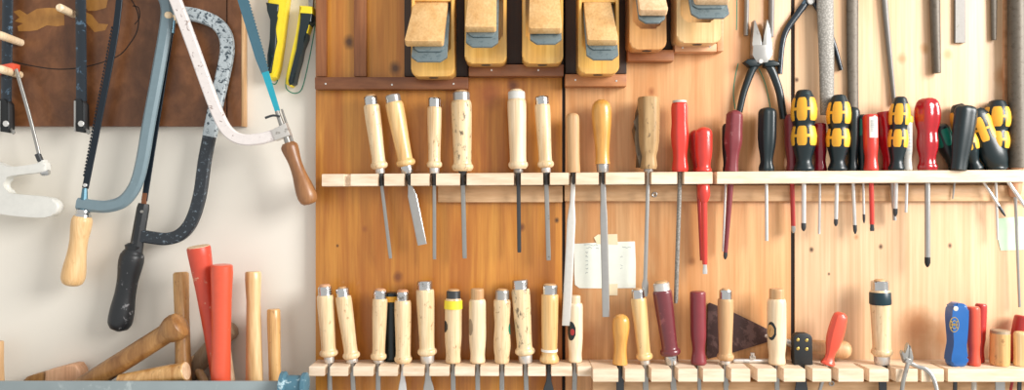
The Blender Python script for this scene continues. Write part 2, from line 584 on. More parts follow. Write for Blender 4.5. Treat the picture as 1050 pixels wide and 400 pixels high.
# ------------------------------------------------------------------ saws and tools on the plaster wall
# two bars with bolt clamps
for (xa, ya, xb, yb, lab) in ((8.5, -40, 6.5, 104, 'blue-black steel bar with a bolt clamp at the far left edge'),
                              (82.5, -40, 83.5, 104, 'blue-black steel bar with a bolt clamp beside the dark saw blade')):
    d = .012
    t = thing('clamp_bar', lab, 'clamp bar', P(xb, 137, d), 'steel bars on the backing board')
    link('bar', sweep([(xa, ya), ((xa + xb) / 2, 30), (xb, yb)], d, 11, .009, shape='round'), 'black_blue', t)
    link('jaw', prism([(xb - 4.5, 102), (xb + 1, 102), (xb + 5, 107), (xb + 5.5, 131), (xb + 4.5, 136.5), (xb - 4.5, 135)], .005, .022, .0015), 'black', t)
    link('cheek', prism([(xb - 4.7, 104), (xb - 3.4, 104), (xb - 3.4, 135), (xb - 4.7, 135)], .006, .025, .0004), 'steel', t)
    link('cheek', prism([(xb + 3.2, 104), (xb + 4.8, 108), (xb + 5.0, 131), (xb + 3.4, 132)], .014, .0235, .0004), 'steel_dark', t)
    link('bolt', disc(P(xb + .5, 127, .022), M(3.0), .004), 'steel_bright', t)
    link('wing_nut', loft(P(xb + 3.5, 131, .014), P(xb + 8.2, 137, .016), [(0, M(1.6)), (.5, M(1.4)), (.6, M(2.4), M(1.2)), (1, M(1.6), M(.8))], n=12), 'steel_dull', t)

# small saw with white handle
d = .02
t = thing('junior_saw', 'small saw with white D-shaped handle and thin grey blade', 'saw', P(25, 222, d))
link('blade', sweep([(16.5, 71), (30, 118), (40, 158)], d + .004, 3.4, .0035, k=3), 'steel_dull', t)
link('tip', prism([(-8, 69), (14, 65), (18, 66), (17.5, 73), (14, 76), (8, 74.5), (-8, 77.5)], d - .01, d + .004, .002), 'orange_red', t, label='orange-red blade end')
ol = [(49, 166.5), (32, 169.5), (17, 171.2), (8, 170), (0, 166.5), (-12, 164), (-24, 164), (-24, 212), (-8, 217), (8, 220), (25, 222), (45, 223), (56, 221), (62, 216.5), (63, 210.5), (59, 205), (50, 202), (38, 200.6), (20, 199.2), (10, 197.5), (5.5, 193.5), (4.5, 188), (8, 183), (18, 180), (34, 178), (49, 176)]
hb = prism([tuple(q) for q in cat(ol + [ol[0]], 3)[:-1]], d - .009, d + .010, .0045, segs=4, edges='both')
link('handle', hb, 'white_plastic', t)
link('blade_socket', sweep([(38.6, 158), (42, 166)], d + .004, 5, .008, k=2), 'steel_dark', t)
link('collar', prism([(40, 165), (46.5, 164), (48.5, 176), (42, 177)], d - .006, d + .008, .002), 'white_plastic', t)
link('nut', loft(P(42, 177.5, d + .002), P(50.5, 176.5, d + .002), [(0, M(2.2)), (.2, M(3.4)), (.8, M(3.4)), (1, M(2.4))], n=8), 'chrome', t)

# blue-grey hacksaw
d = .022
t = thing('hacksaw', 'blue-grey framed hacksaw with a clean beech handle', 'saw', P(75, 293, d), 'bow saws on the plaster wall')
fr = link('frame', sweep([(150, -30), (163, -12), (171, 5), (170.5, 25), (163, 70), (152, 130), (146, 165), (139, 190), (127, 206), (112, 211.5), (98, 211.5), (80, 209)], d, 12.5, .014, ch=.62), 'bluegrey', t)
bld = bmesh.new()
sweep([(124.5, -30), (119, 30), (104, 110), (87.5, 193)], d, 6.5, .0025, bm=bld, k=3)
for i in range(46):       # saw teeth along the left edge
    f = i / 46
    x = 119 + (89 - 119) * f - 3.2; y = 25 + (183 - 25) * f
    if i > 0:
        a_ = P(x - 1.0, y, d)
        prism([(x - .1, y - 1.6), (x - 1.3, y + .6), (x + .5, y + 1.7)], d - .0012, d + .0012, bm=bld)
link('blade', bld, 'blade_dark', t)
link('pin', disc(P(88, 190, d + .001), M(2.0), .004), 'steel_bright', t)
link('tensioner', loft(P(87, 193, d), P(85.5, 217, d), [(0, M(2.4)), (.3, M(3.0)), (1, M(4.2))], n=8), 'slate_blade', t)
link('ferrule', loft(P(86, 215, d), P(85, 224, d), [(0, M(6.2)), (.3, M(7)), (.45, M(6.3)), (.6, M(7.2)), (1, M(7.4))], n=24), 'chrome', t)
link('handle', loft(P(84.8, 222, d), P(73.5, 293.5, d), [(a_, M(q, d)) for a_, q in smooth_secs([(0, 8.5), (.05, 9.8), (.15, 9.8), (.35, 8.6), (.55, 9.2), (.75, 11), (.88, 11.4), (.96, 9.5), (.99, 6), (1, 2)])], n=28), 'beech', t)

# old iron hacksaw
d = .008
t = thing('hacksaw', 'old hacksaw with worn grey iron frame and black handle', 'saw', P(123, 340, d), 'bow saws on the plaster wall')
link('frame', sweep([(170, 13), (190, 14), (206, 17), (222, 24), (231, 36), (233, 52), (229, 75), (222, 105), (215, 140)], d, 13.5, .013), 'worn_paint', t, label='worn grey frame arm')
link('frame', sweep([(215, 139), (210, 165), (205, 200), (197, 226), (186, 240), (172, 245), (158, 244), (140, 241)], d, 12.5, .0125), 'worn_dark', t, label='blackened frame arm')
link('top_socket', sweep([(178.5, -8), (177.5, 12), (176, 34)], d + .004, 4.5, .008, k=2), 'slate_blade', t)
link('blade', sweep([(176.5, 24), (163, 110), (148, 206)], d + .002, 6.0, .0025, k=2), 'blade_dark', t)
link('blade_end', sweep([(148.8, 198), (147.5, 209)], d + .0022, 5.0, .0032, k=2), 'rust', t, label='rusty blade end')
link('socket', loft(P(147.5, 209, d), P(139, 258, d), [(0, M(5.5), .006), (.1, M(6.2), .008), (.8, M(6.5), .009), (1, M(7), .010)], n=8), 'black_worn', t)
link('bolt', disc(P(146, 217, d + .006), M(1.6), .004), 'steel_dull', t)
link('collar', loft(P(137.5, 250, d), P(135.5, 262, d), [(0, M(6)), (.2, M(8.5)), (.5, M(7.5)), (.7, M(9.5)), (1, M(10.5))], n=20), 'black_worn', t)
link('handle', loft(P(136.3, 258, d), P(121.5, 339.5, d), [(a_, M(q, d)) for a_, q in smooth_secs([(0, 9), (.05, 11.5), (.15, 12), (.35, 10.2), (.55, 10.2), (.75, 11.8), (.9, 11.6), (.97, 8.5), (1, 3)])], n=28), 'black_worn', t)

# white bow saw
d = .038
t = thing('bow_saw', 'white framed bow saw with teal blade and turned brown handle', 'saw', P(318, 210, d), 'bow saws on the plaster wall')
link('frame', sweep([(168, -30), (180, 0), (197, 45), (213, 90), (224, 118), (234, 135), (248, 143), (266, 142.5), (283, 138)], d, 11.5, .011), 'white_paint', t)
link('socket', prism([(279, 134), (294, 126), (299, 139), (283, 144.5)], d - .007, d + .008, .002), 'alu', t, label='metal corner socket')
bld = bmesh.new()
prism([(234.5, -30), (245.5, -30), (270.5, 55), (275.5, 74), (268.5, 76), (262, 60)], d - .0012, d + .0012, bm=bld)
for i in range(26):
    f = i / 26
    x = 251 + (275 - 251) * f; y = -12 + (72 + 12) * f
    prism([(x - .8, y - 1.2), (x + 1.6, y + .8), (x + .2, y + 2.4)], d - .0011, d + .0011, bm=bld)
link('blade', bld, 'slate_blade', t, label='toothed saw blade')
link('blade_end', prism([(268.6, 75), (275.4, 73), (287, 113), (283, 117)], d - .0015, d + .0015), 'teal_blade', t, label='bright teal blade end')
link('pin', sweep([(272, 121), (280, 118.5), (287, 119.5)], d + .004, 2.2, .004), 'steel_dark', t)
link('tension_rod', loft(P(284, 114, d), P(297, 150, d), [(0, M(2.2)), (.5, M(3)), (1, M(3.6))], n=12), 'steel_dull', t)
link('back_rod', loft(P(289, 112, d - .006), P(300, 146, d - .004), [(0, M(1)), (1, M(1.6))], n=10), 'steel_dull', t)
link('handle', loft(P(295.5, 147, d), P(318, 209.5, d), [(a_, M(q, d)) for a_, q in smooth_secs([(0, 6.5), (.04, 8.4), (.1, 8.6), (.3, 6.8), (.5, 7.2), (.7, 9.2), (.86, 10), (.95, 8.6), (.99, 6), (1, 2)])], n=28), 'walnut', t)

# two yellow and black knives
d = -.004


def knife(label, ox, yel, blk, blade, collar):
    t = thing('utility_knife', label, 'knife', P(*ox, d), 'yellow and black knives')
    link('grip', prism(yel, -.0195, .006, .004, segs=3), 'yellow', t, label='yellow grip shell')
    link('grip_inlay', prism(blk, -.018, .0085, .003, segs=3), 'black_green', t, label='black rubber grip inlay')
    if blade:
        link('blade', prism(blade, -.013, -.004, .001), 'steel_dull', t)
    return t


knife('yellow and black knife nearest the teal saw blade', (280, 82),
      [(279, -30), (300, -30), (296, 2), (293, 25), (290, 50), (287, 70), (284, 80), (279, 82.5), (276, 78), (278, 60), (281, 35), (281, 14), (276, 8)],
      [(274.5, 4), (288, 6), (287.5, 13), (285.5, 20), (285, 32), (286.5, 44), (284, 54), (280.5, 76), (276, 77), (276, 58), (279, 42), (279.5, 22), (278, 12)], None, None)
knife('yellow and black knife with steel tip nearest the wooden wall', (300, 90),
      [(308.5, 7), (322, 8), (322.5, 15), (318, 30), (312, 48), (307, 68), (303.5, 84), (299, 89.5), (294.5, 87), (295, 78), (301, 55), (305.5, 36), (310, 22)],
      [(309.5, 14.5), (322, 15.5), (321, 24), (316.5, 29), (315.5, 40), (311.5, 50), (309, 62), (305.5, 74), (303, 86), (298.5, 88.5), (297.5, 84), (302.5, 66), (306, 52), (308, 38), (311.5, 27)],
      [(315, -40), (323, -40), (321.5, 8), (317, 8)], None)
wl = bpy.data.objects['wall_left']
mk = bmesh.new()
sweep([(297, -6), (296, 12), (292, 35), (289, 60), (284, 84), (278, 85), (274, 78), (277, 60)], -.0197, 1.0, .0005, bm=mk)
sweep([(324, 20), (321, 40), (316, 66), (310, 90), (304, 95.5), (297, 94), (293, 88), (295, 72), (300, 52)], -.0197, 1.0, .0005, bm=mk)
o = link('outline_mark', mk, 'marker_green', wl, label='green drawn outlines round the knives')

# ------------------------------------------------------------------ trough with hammer handles
dF = .088
zt = P(0, 391, dF).z
zb = zt - .085
x0, x1 = P(-80, 0, dF).x, P(311, 0, dF).x
t = thing('metal_trough', 'grey-blue painted metal trough holding the hammer handles', 'trough', Vector(((x0 + x1) / 2, -.03, zb)))
link('front_panel', boxw(x0, x1, -dF, -dF + .006, zb, zt, .0025), 'trough', t)
link('bottom', boxw(x0, x1, -dF + .006, .0195, zb, zb + .004, .001), 'trough', t)
for xx in (x0, x1 - .004):
    link('end_panel', boxw(xx, xx + .004, -dF + .006, .0195, zb + .004, zt - .045, .001), 'trough', t)
pb = P(302, 393, dF + .004)
bm = loft(P(288, 395, dF), P(315, 395, dF), [(0, M(11)), (.02, M(13)), (.16, M(13)), (.2, M(11.5)), (.24, M(9.5)), (.76, M(9.5)), (.8, M(11)), (.84, M(12)), (.97, M(12)), (1, M(10))], n=32)
link('end_roller', bm, 'teal_worn', t, label='worn teal flanged roller at the end')
zf = zb + .0045
gp = 'handles standing in the trough'


def hammer(label, topx, topy, botx, boty, w, mat, d0, d1, prof=None, cat_='hammer', name='hammer_handle', endmat=None, extra=None, fy=1.0):
    p0 = P(topx, topy, d0); p1 = P(botx, boty, d1)
    tl = (p1 - p0).normalized()
    zq = zf + M(w / 2 * 1.05, d1) * math.sqrt(max(0, 1 - tl.z ** 2))
    if p1.z < zq:
        f = (p0.z - zq) / (p0.z - p1.z); p1 = p0.lerp(p1, f)
    t = thing(name, label, cat_, p1, gp)
    prof = prof or [(0, .85), (.008, .97), (.03, 1), (.3, .92), (.7, 1), (1, 1)]
    link('handle', loft(p0, p1, [(a_, M(w / 2, d0) * q, M(w / 2, d0) * q * fy) for a_, q in prof], n=28), mat, t)
    if endmat:
        a_, u, v = frame(p0, p1)
        q0 = prof[0][1]
        link('end_face', loft(p0 - a_ * .0006, p0 + a_ * .0004, [(0, M(w / 2, d0) * q0 * .98), (1, M(w / 2, d0) * q0)], n=28), endmat, t, label='bare end face')
    return t


hammer('golden brown upright handle left of the two red handles', 185.5, 279.5, 189.5, 440, 15.5, 'hickory', .010, .043, endmat='endgrain')
hammer('longer red handle with chipped paint leaning behind the other red one', 203.5, 253, 232, 432, 23, 'red_worn', .056, .018,
       prof=[(0, .96), (.01, 1.02), (.05, 1.0), (.25, .82), (.5, .72), (.8, .72), (1, .76)], endmat='endgrain')
hammer('bright red smooth handle standing in front', 227.5, 271.5, 226, 440, 21.5, 'orange_red', .066, .058,
       prof=[(0, .86), (.008, 1.0), (.05, 1.03), (.2, .93), (.45, .88), (.8, .92), (1, .95)])
hammer('tall pale handle standing right of the red handles', 259.5, 278.5, 261.5, 440, 16.5, 'hickory_pale', .02, .028,
       prof=[(0, .86), (.01, .97), (.06, .98), (.2, .84), (.5, .95), (.8, 1.08), (1, 1.1)])
hammer('short tapered handle standing rightmost in the trough', 280.5, 317, 283, 440, 13.5, 'hickory', .02, .03,
       prof=[(0, .86), (.012, .97), (.1, 1.0), (.5, .9), (1, .85)])
hammer('grey-brown round-ended handle slanting behind the red handles', 240, 333, 176, 402, 21, 'grey_wood', .000, -.001,
       prof=[(0, .3), (.015, .62), (.05, .95), (.1, 1.0), (.2, .9), (.5, .9), (1, 1)])
hammer('thick brown handle with rounded knob slanting over the lying one', 188, 331, 62, 411, 25, 'brown_handle', .058, .046,
       prof=[(0, .5), (.006, .84), (.02, 1.04), (.05, 1.14), (.085, 1.12), (.115, .98), (.145, .82), (.25, .82), (.6, .84), (.9, .84), (1, .82)])
hammer('brown handle lying nearly flat with its pale sawn end showing', 191, 380.5, 124, 392.6, 19.5, 'hickory', .066, .062, endmat='endgrain',
       prof=[(0, .94), (.01, 1), (.1, .98), (.5, .96), (1, .9)])
hammer('thin pale stick sloping down behind the red handles', 196, 366, 216, 404, 9, 'hickory_pale', .006, .01)
hammer('narrow pale stick just showing right of the bright red handle', 232, 352, 240, 410, 8, 'maple_clean', .012, .016)
hammer('pale plank end at the far left of the trough', -3, 350, -1, 440, 12, 'tan', .01, .012, name='wooden_stick', cat_='stick')
# mallet head block lying in the trough
p = P(60, 400, .03)
t = thing('wooden_mallet', 'pinkish wooden mallet head lying at the left of the trough', 'mallet', Vector((p.x, p.y, zf)), gp)
link('head', prism([(51, 379), (70, 374), (78, 372), (82, 372.5), (86, 378), (90, 396), (90, 412), (54, 412), (50, 396)], -.012, .018, .004, segs=3, edges='both'), 'pink_wood', t)
link('handle', prism([(26.5, 389), (30, 385.5), (38, 383), (54, 378.5), (56, 396), (40, 400), (26.5, 398)], -.008, .014, .006, segs=3, edges='both'), 'brown_handle', t, label='darker worn handle stub')

# ------------------------------------------------------------------ strips and ledges for the planes
link_strip = []


def ledge(label, x0, y0, x1, y1, mat, d1, name='plane_ledge', cat_='ledge', nails=(), grp='ledges under the planes'):
    a = P((x0 + x1) / 2, y1, d1)
    o = tag(link(name, pbox(x0, y0, x1, y1, -.0005, d1), mat, base=a), label, cat_, grp)
    for nx, ny in nails:
        link('nail', disc(P(nx, ny, d1 - .0005), M(1.0), .0012, n=12), 'steel_bright', o)
    return o


ledge('vertical dark wooden strip down the left edge of the wooden wall', 323.8, -90, 334.5, 78.6, 'strip_dark', .010, 'upright_strip', 'strip', grp='upright strips')
ledge('vertical dark wooden strip beside the first plane', 363, -90, 375.5, 78.6, 'strip_dark', .010, 'upright_strip', 'strip', grp='upright strips')
ledge('long dark ledge under the leftmost plane, highest above the chisels', 322.8, 79, 480, 91.5, 'ledge_dark', .018, nails=((334, 86), (402, 87), (465, 86)))
ledge('brown ledge under the second and third planes', 480.6, 66, 578, 78, 'ledge_dark', .022, nails=((504, 72), (552, 72)))
ledge('brown ledge under the fourth plane, beside the dark panel joint', 579.5, 76, 642.5, 88.5, 'ledge_mid', .020, nails=((590, 82), (632, 83)))
ledge('short reddish ledge under the fifth plane', 643.5, 51, 691, 62.5, 'ledge_mid', .022)
ledge('pale short ledge under the rightmost plane', 692, 44.5, 735, 53, 'ledge_pale', .024, nails=((700, 49), (728, 48)))
ledge('pale upright strip right of the rightmost plane', 735.4, -90, 742, 52.5, 'ledge_pale', .020, 'upright_strip', 'strip', grp='upright strips')
# brown backing panels behind the planes, gap shade put into their colour
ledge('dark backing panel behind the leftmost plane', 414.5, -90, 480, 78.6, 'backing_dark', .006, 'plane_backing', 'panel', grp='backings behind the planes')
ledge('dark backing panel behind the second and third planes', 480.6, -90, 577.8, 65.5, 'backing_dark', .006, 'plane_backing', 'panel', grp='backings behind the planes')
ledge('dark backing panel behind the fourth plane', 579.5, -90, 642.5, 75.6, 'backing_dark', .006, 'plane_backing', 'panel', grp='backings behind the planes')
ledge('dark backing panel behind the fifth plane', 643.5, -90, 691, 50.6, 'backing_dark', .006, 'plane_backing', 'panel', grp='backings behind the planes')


def plane(label, bx0, bx1, by, wx0, wx1, wy, ix0, ix1, iy, wtop, body='plane_body', wedge='wedge', db=.056, tilt=0.0, dip=.110):
    """hand plane hanging heel down: body between distances, wedge and iron sloping out of the throat"""
    d0 = .0065
    cx = (bx0 + bx1) / 2
    t = thing('hand_plane', label, 'hand plane', P(cx, by, d0), 'wooden hand planes')
    yt = -75
    a = P(bx0, yt, db); c = P(bx1, by, db)
    X0, X1, Z0, Z1 = a.x, c.x, c.z, a.z
    w = X1 - X0
    r = .012
    # base slab
    def outline(x0, x1, z0, z1, r):
        pts = [(x0, z1)]
        for i in range(7):
            an = math.pi + (math.pi / 2) * i / 6
            pts.append((x0 + r + r * math.cos(an), z0 + r + r * math.sin(an)))
        for i in range(7):
            an = 1.5 * math.pi + (math.pi / 2) * i / 6
            pts.append((x1 - r + r * math.cos(an), z0 + r + r * math.sin(an)))
        pts.append((x1, z1))
        return pts
    bm = bmesh.new()
    prism(outline(X0, X1, Z0, Z1, r), d0, db * .55, px=False, bm=bm)
    ch = .006                                    # cheek thickness
    zi = P(0, iy, dip).z
    zth = Z0 + .034                              # throat floor
    o = outline(X0, X1, Z0, Z1, r)
    hx0, hx1 = X0 + ch, X1 - ch
    thr = [(hx1, Z1)]
    n = 8
    ry = .012
    for i in range(n + 1):
        an = -(math.pi / 2) * i / n
        thr.append((hx1 - ry + ry * math.cos(an), zth + ry + ry * math.sin(an)))
    for i in range(n + 1):
        an = -(math.pi / 2) - (math.pi / 2) * i / n
        thr.append((hx0 + ry + ry * math.cos(an), zth + ry + ry * math.sin(an)))
    thr.append((hx0, Z1))
    prism(o + thr, d0 + (db - d0) * .5, db, .0042, px=False, bm=bm, segs=3)
    link('body', bm, body, t)
    # toe block closing the throat above
    # sloping iron and wedge
    SL = 1.45
    nrm = Vector((0, -1, 0)) * math.cos(math.atan(1 / SL)) + Vector((0, 0, 1)) * math.sin(math.atan(1 / SL))
    down = Vector((0, -1, -SL)).normalized()

    def slab(xa, xb, xc, xd, tip, L, th0, th1, off, clip, r_=0):
        """tip = world point (centre of the lower end, lower face); widths: lower xa..xb, upper xc..xd"""
        own = bmesh.new()
        pts = []
        up = -down
        if clip:
            pts = [(xa + clip, 0), (xb - clip, 0), (xb, clip * .95), (xd, L), (xc, L), (xa, clip * .95)]
        else:
            pts = [(xa + .003, 0), (xb - .003, 0), (xb, .003), (xd, L), (xc, L), (xa, .003)]
        lo, hi = [], []
        for x, s in pts:
            q = Vector((x, tip.y, tip.z)) + up * s + nrm * off
            f = s / L
            lo.append(own.verts.new(q)); hi.append(own.verts.new(q + nrm * (th0 + (th1 - th0) * f)))
        own.faces.new(hi); own.faces.new(list(reversed(lo)))
        for i in range(len(pts)):
            j = (i + 1) % len(pts)
            own.faces.new((hi[i], lo[i], lo[j], hi[j]))
        bmesh.ops.bevel(own, geom=[e for e in own.edges], offset=.0012, segments=2, affect='EDGES', profile=.5)
        return own
    tip = Vector((0, -dip, zi))
    L = (dip - .018) / (1 / math.sqrt(1 + SL * SL))
    ia, ib = P(ix0, iy, dip).x, P(ix1, iy, dip).x
    link('iron', slab(ia, ib, ia, ib, tip, L, .0045, .0045, 0, .0105), 'iron', t)
    link('chip_breaker', slab(ia + .004, ib - .004, ia + .004, ib - .004, tip - down * .019, L - .022, .0025, .0025, .0046, .007), 'iron', t)
    # wedge tip position: its lower front edge projects at wy
    dw = dip
    for _ in range(12):
        zz = P(0, wy, dw).z
        # the wedge's lower corner lies on the iron plane: z = zi + SL*(dip-dw) (plus offset)
        zz2 = zz
        dw = dip - (zz2 - zi - .007 * nrm.z) / SL + .007 * abs(nrm.y)
        dw = max(.06, min(dw, dip + .02))
    wt = Vector((0, -dw, P(0, wy, dw).z)) - nrm * .0
    wa, wb = P(wx0, wy, dw).x, P(wx1, wy, dw).x
    mid = (wa + wb) / 2; sh = (wb - wa) * .5
    up_off = ((ia + ib) / 2 - mid) * .9 + tilt
    Lw = (dw - .022) / (1 / math.sqrt(1 + SL * SL))
    link('wedge', slab(wa, wb, mid + up_off - sh * .88, mid + up_off + sh * .88, wt, Lw, .013, .006, 0, 0), wedge, t)
    # cross bar holding the wedge
    zc = P(0, wtop, db).z
    link('cross_bar', boxw(X0 + ch * .5, X1 - ch * .5, -db + .001, -db + .014, zc, zc + .05, .0015), body, t)
    link('heel_mark', loft(Vector((c.x * .5 + a.x * .5, -db * .75, Z0 + .0003)), Vector((c.x * .5 + a.x * .5, -db * .75, Z0 - .0012)),
                           [(0, .009, .006), (1, .007, .004)], n=16), 'steel_dark', t, label='dark strike button')
    return t


plane('leftmost wooden hand plane, on the long dark ledge', 421.5, 466, 78.3, 415.5, 455, 48, 421.5, 458.5, 64.5, 1)
plane('second wooden hand plane from the left, its wedge short and broad', 476.5, 519.5, 65.2, 477, 509, 33.5, 477.5, 511, 49.5, -6)
plane('third wooden hand plane from the left, standing beside the dark panel joint', 535.5, 577.5, 65.2, 542, 576, 35, 543.5, 576, 46.5, -12)
plane('fourth wooden hand plane from the left, lowest on the mid-brown ledge', 593, 635, 75.5, 602, 633.5, 47, 601.5, 634.5, 62.5, 2, tilt=-.004)
plane('small reddish hand plane on the short reddish ledge', 645.5, 683.5, 50.5, 655, 684, 16.5, 655, 682.5, 25, -30, body='plane_body_red', wedge='wedge_pale')
plane('rightmost hand plane, pale with a wide grey iron, on the pale ledge', 694, 739.5, 44, 712, 747.5, 5.5, 709, 748.5, 20, -40, body='plane_body_pale', wedge='wedge_pale', tilt=-.006)

# ------------------------------------------------------------------ racks
UF, LF, RF = .050, .054, .075
uz0, uz1 = P(330, 178.6, UF), P(1047, 174.2, UF)
UT = .0205
lz, LT = P(317, 375.8, LF).z, .0165
rz, RT = P(608, 378.6, RF).z, .0212


def utop(x):
    return uz0.z + (uz1.z - uz0.z) * (x - uz0.x) / (uz1.x - uz0.x)


def comb(x0, x1, ztop0, ztop1, th, depth, slots, back=()):
    """board with slots from the front edge; slots = (centre x at the front, width, length), back = same from the wall side"""
    pts = [(x0, 0.0)]
    for (sx, sw, sl) in sorted(back):
        pts += [(sx - sw / 2, 0.0), (sx - sw / 2, sl - sw / 2)]
        for i in range(1, 6):
            an = math.pi - math.pi * i / 6
            pts.append((sx + sw / 2 * math.cos(an), sl - sw / 2 + sw / 2 * math.sin(an)))
        pts += [(sx + sw / 2, sl - sw / 2), (sx + sw / 2, 0.0)]
    pts.append((x1, 0.0)); pts.append((x1, depth))
    for (sx, sw, sl) in sorted(slots, reverse=True):
        ye = depth - sl + sw / 2
        pts += [(sx + sw / 2, depth), (sx + sw / 2, ye)]
        for i in range(1, 6):
            an = -math.pi * i / 6
            pts.append((sx + sw / 2 * math.cos(an), ye + sw / 2 * math.sin(an)))
        pts += [(sx - sw / 2, ye), (sx - sw / 2, depth)]
    pts.append((x0, depth))
    bm = bmesh.new()
    zt_ = lambda x: ztop0 + (ztop1 - ztop0) * (x - x0) / (x1 - x0)
    tp = [bm.verts.new((x, -y, zt_(x))) for x, y in pts]
    bt = [bm.verts.new((x, -y, zt_(x) - th)) for x, y in pts]
    f = bm.faces.new(tp); g = bm.faces.new(list(reversed(bt)))
    for i in range(len(pts)):
        j = (i + 1) % len(pts)
        bm.faces.new((tp[i], bt[i], bt[j], tp[j]))
    bmesh.ops.bevel(bm, geom=[e for e in list(f.edges) + list(g.edges)], offset=.0009, segments=1, affect='EDGES')
    return bm


slots = []
for x in (356, 390.5, 417.5, 443.5, 475, 530.5, 560.5, 587, 617.5, 664.5, 698, 733):
    slots.append((P(x, 185, UF).x, M(7.0 if x != 733 else 4.5), .040 if x != 356 else .010))
# tools dropped in from the wall side on the unslotted right part
uback = [(P(x, 185, .02).x, M(w_, .02), .046) for x, w_ in ((721, 10.5), (749, 9.5), (786.5, 8), (814, 17), (842, 8), (857, 9), (875, 9), (888, 14), (918, 21), (951, 10), (984, 18), (1015, 12), (1028, 9), (1043, 14))]
uback = []
r1 = tag(link('tool_rack', comb(uz0.x, uz1.x, uz0.z, uz1.z, UT, UF, slots, [(P(1042, 180, .015).x, M(15), .029)]), 'rack', base=(0, 0, uz0.z)), 'long pale wooden rack strip holding chisels and screwdrivers', 'rack', 'tool racks')

lslots = [(P(x, 380, LF).x, M(5.6), .036) for x in (335.5, 359.5, 385.5, 410.5, 437.5, 463.5, 489.5, 514.5, 538.5, 562.5, 589.5)]
r2 = tag(link('tool_rack', comb(P(317, 380, LF).x, P(606.6, 380, LF).x, lz, lz, LT, LF, lslots), 'rack', base=(0, 0, lz)), 'lower left rack strip holding the row of maple chisel handles', 'rack', 'tool racks')
rslots = [(P(x, 380, RF).x, M(w_), l_) for x, w_, l_ in ((637.5, 6.5, .05), (664.5, 6.5, .05), (692, 6.5, .05), (718, 5.5, .05), (746, 7, .05), (773, 7, .05), (800, 7, .05), (829.5, 7, .05), (856, 7, .05), (888.5, 5.5, .05), (915, 7, .05), (943, 3.5, .05), (970, 4, .05))]
r3 = tag(link('tool_rack', comb(P(608.2, 380, RF).x, P(1100, 380, RF).x, rz, rz, RT, RF, rslots), 'rack', base=(0, 0, rz)), 'thicker lower right rack strip with wide slots', 'rack', 'tool racks')
# battens on the board
tag(link('rack_batten', pbox(449, 190.5, 577, 207.5, 0, .010), 'batten', base=P(500, 200)), 'shorter batten under the upper rack, left of the panel joint', 'batten', 'battens under the racks')
tag(link('rack_batten', pbox(579, 189.8, 1060, 206.5, 0, .010), 'batten', base=P(820, 200)), 'long batten under the upper rack, right of the panel joint', 'batten', 'battens under the racks')
tag(link('rack_batten', pbox(608, 391.5, 1100, 412, 0, .026), 'batten', base=P(850, 400)), 'pale batten under the lower right rack', 'batten', 'battens under the racks')
for (x, y, dd, lab) in ((671, 199.5, .010, 'small screw ring on the batten beside the rough wooden screwdriver'), (744.5, 394, .026, 'small screw ring under the lower rack below the beech chisel'), (852.5, 393, .026, 'small screw ring under the lower rack below the red scraper')):
    bm = bmesh.new()
    c = P(x, y, dd)
    n = 16
    for i in range(n):
        pass
    ri = []
    for i in range(n):
        an = 2 * math.pi * i / n
        cc = c + Vector((math.cos(an), 0, math.sin(an))) * M(2.2) + Vector((0, -.0012, 0))
        row = []
        for j in range(8):
            bn = 2 * math.pi * j / 8
            row.append(bm.verts.new(cc + Vector((math.cos(an), 0, math.sin(an))) * (M(.75) * math.cos(bn)) + Vector((0, -1, 0)) * (M(.75) * math.sin(bn))))
        ri.append(row)
    for i in range(n):
        for j in range(8):
            bm.faces.new((ri[i][j], ri[(i + 1) % n][j], ri[(i + 1) % n][(j + 1) % 8], ri[i][(j + 1) % 8]))
    tag(link('screw_ring', bm, 'steel', base=c), lab, 'screw ring', 'screw rings')


# ------------------------------------------------------------------ tools in racks
def topz(rack, x):
    return {'U': utop(x), 'L': lz, 'R': rz}[rack] + .0008


def botpt(rack, px, d):
    s = K * (1 - d / D)
    x = (px - 525) * s
    return Vector((x, -d, topz(rack, x)))


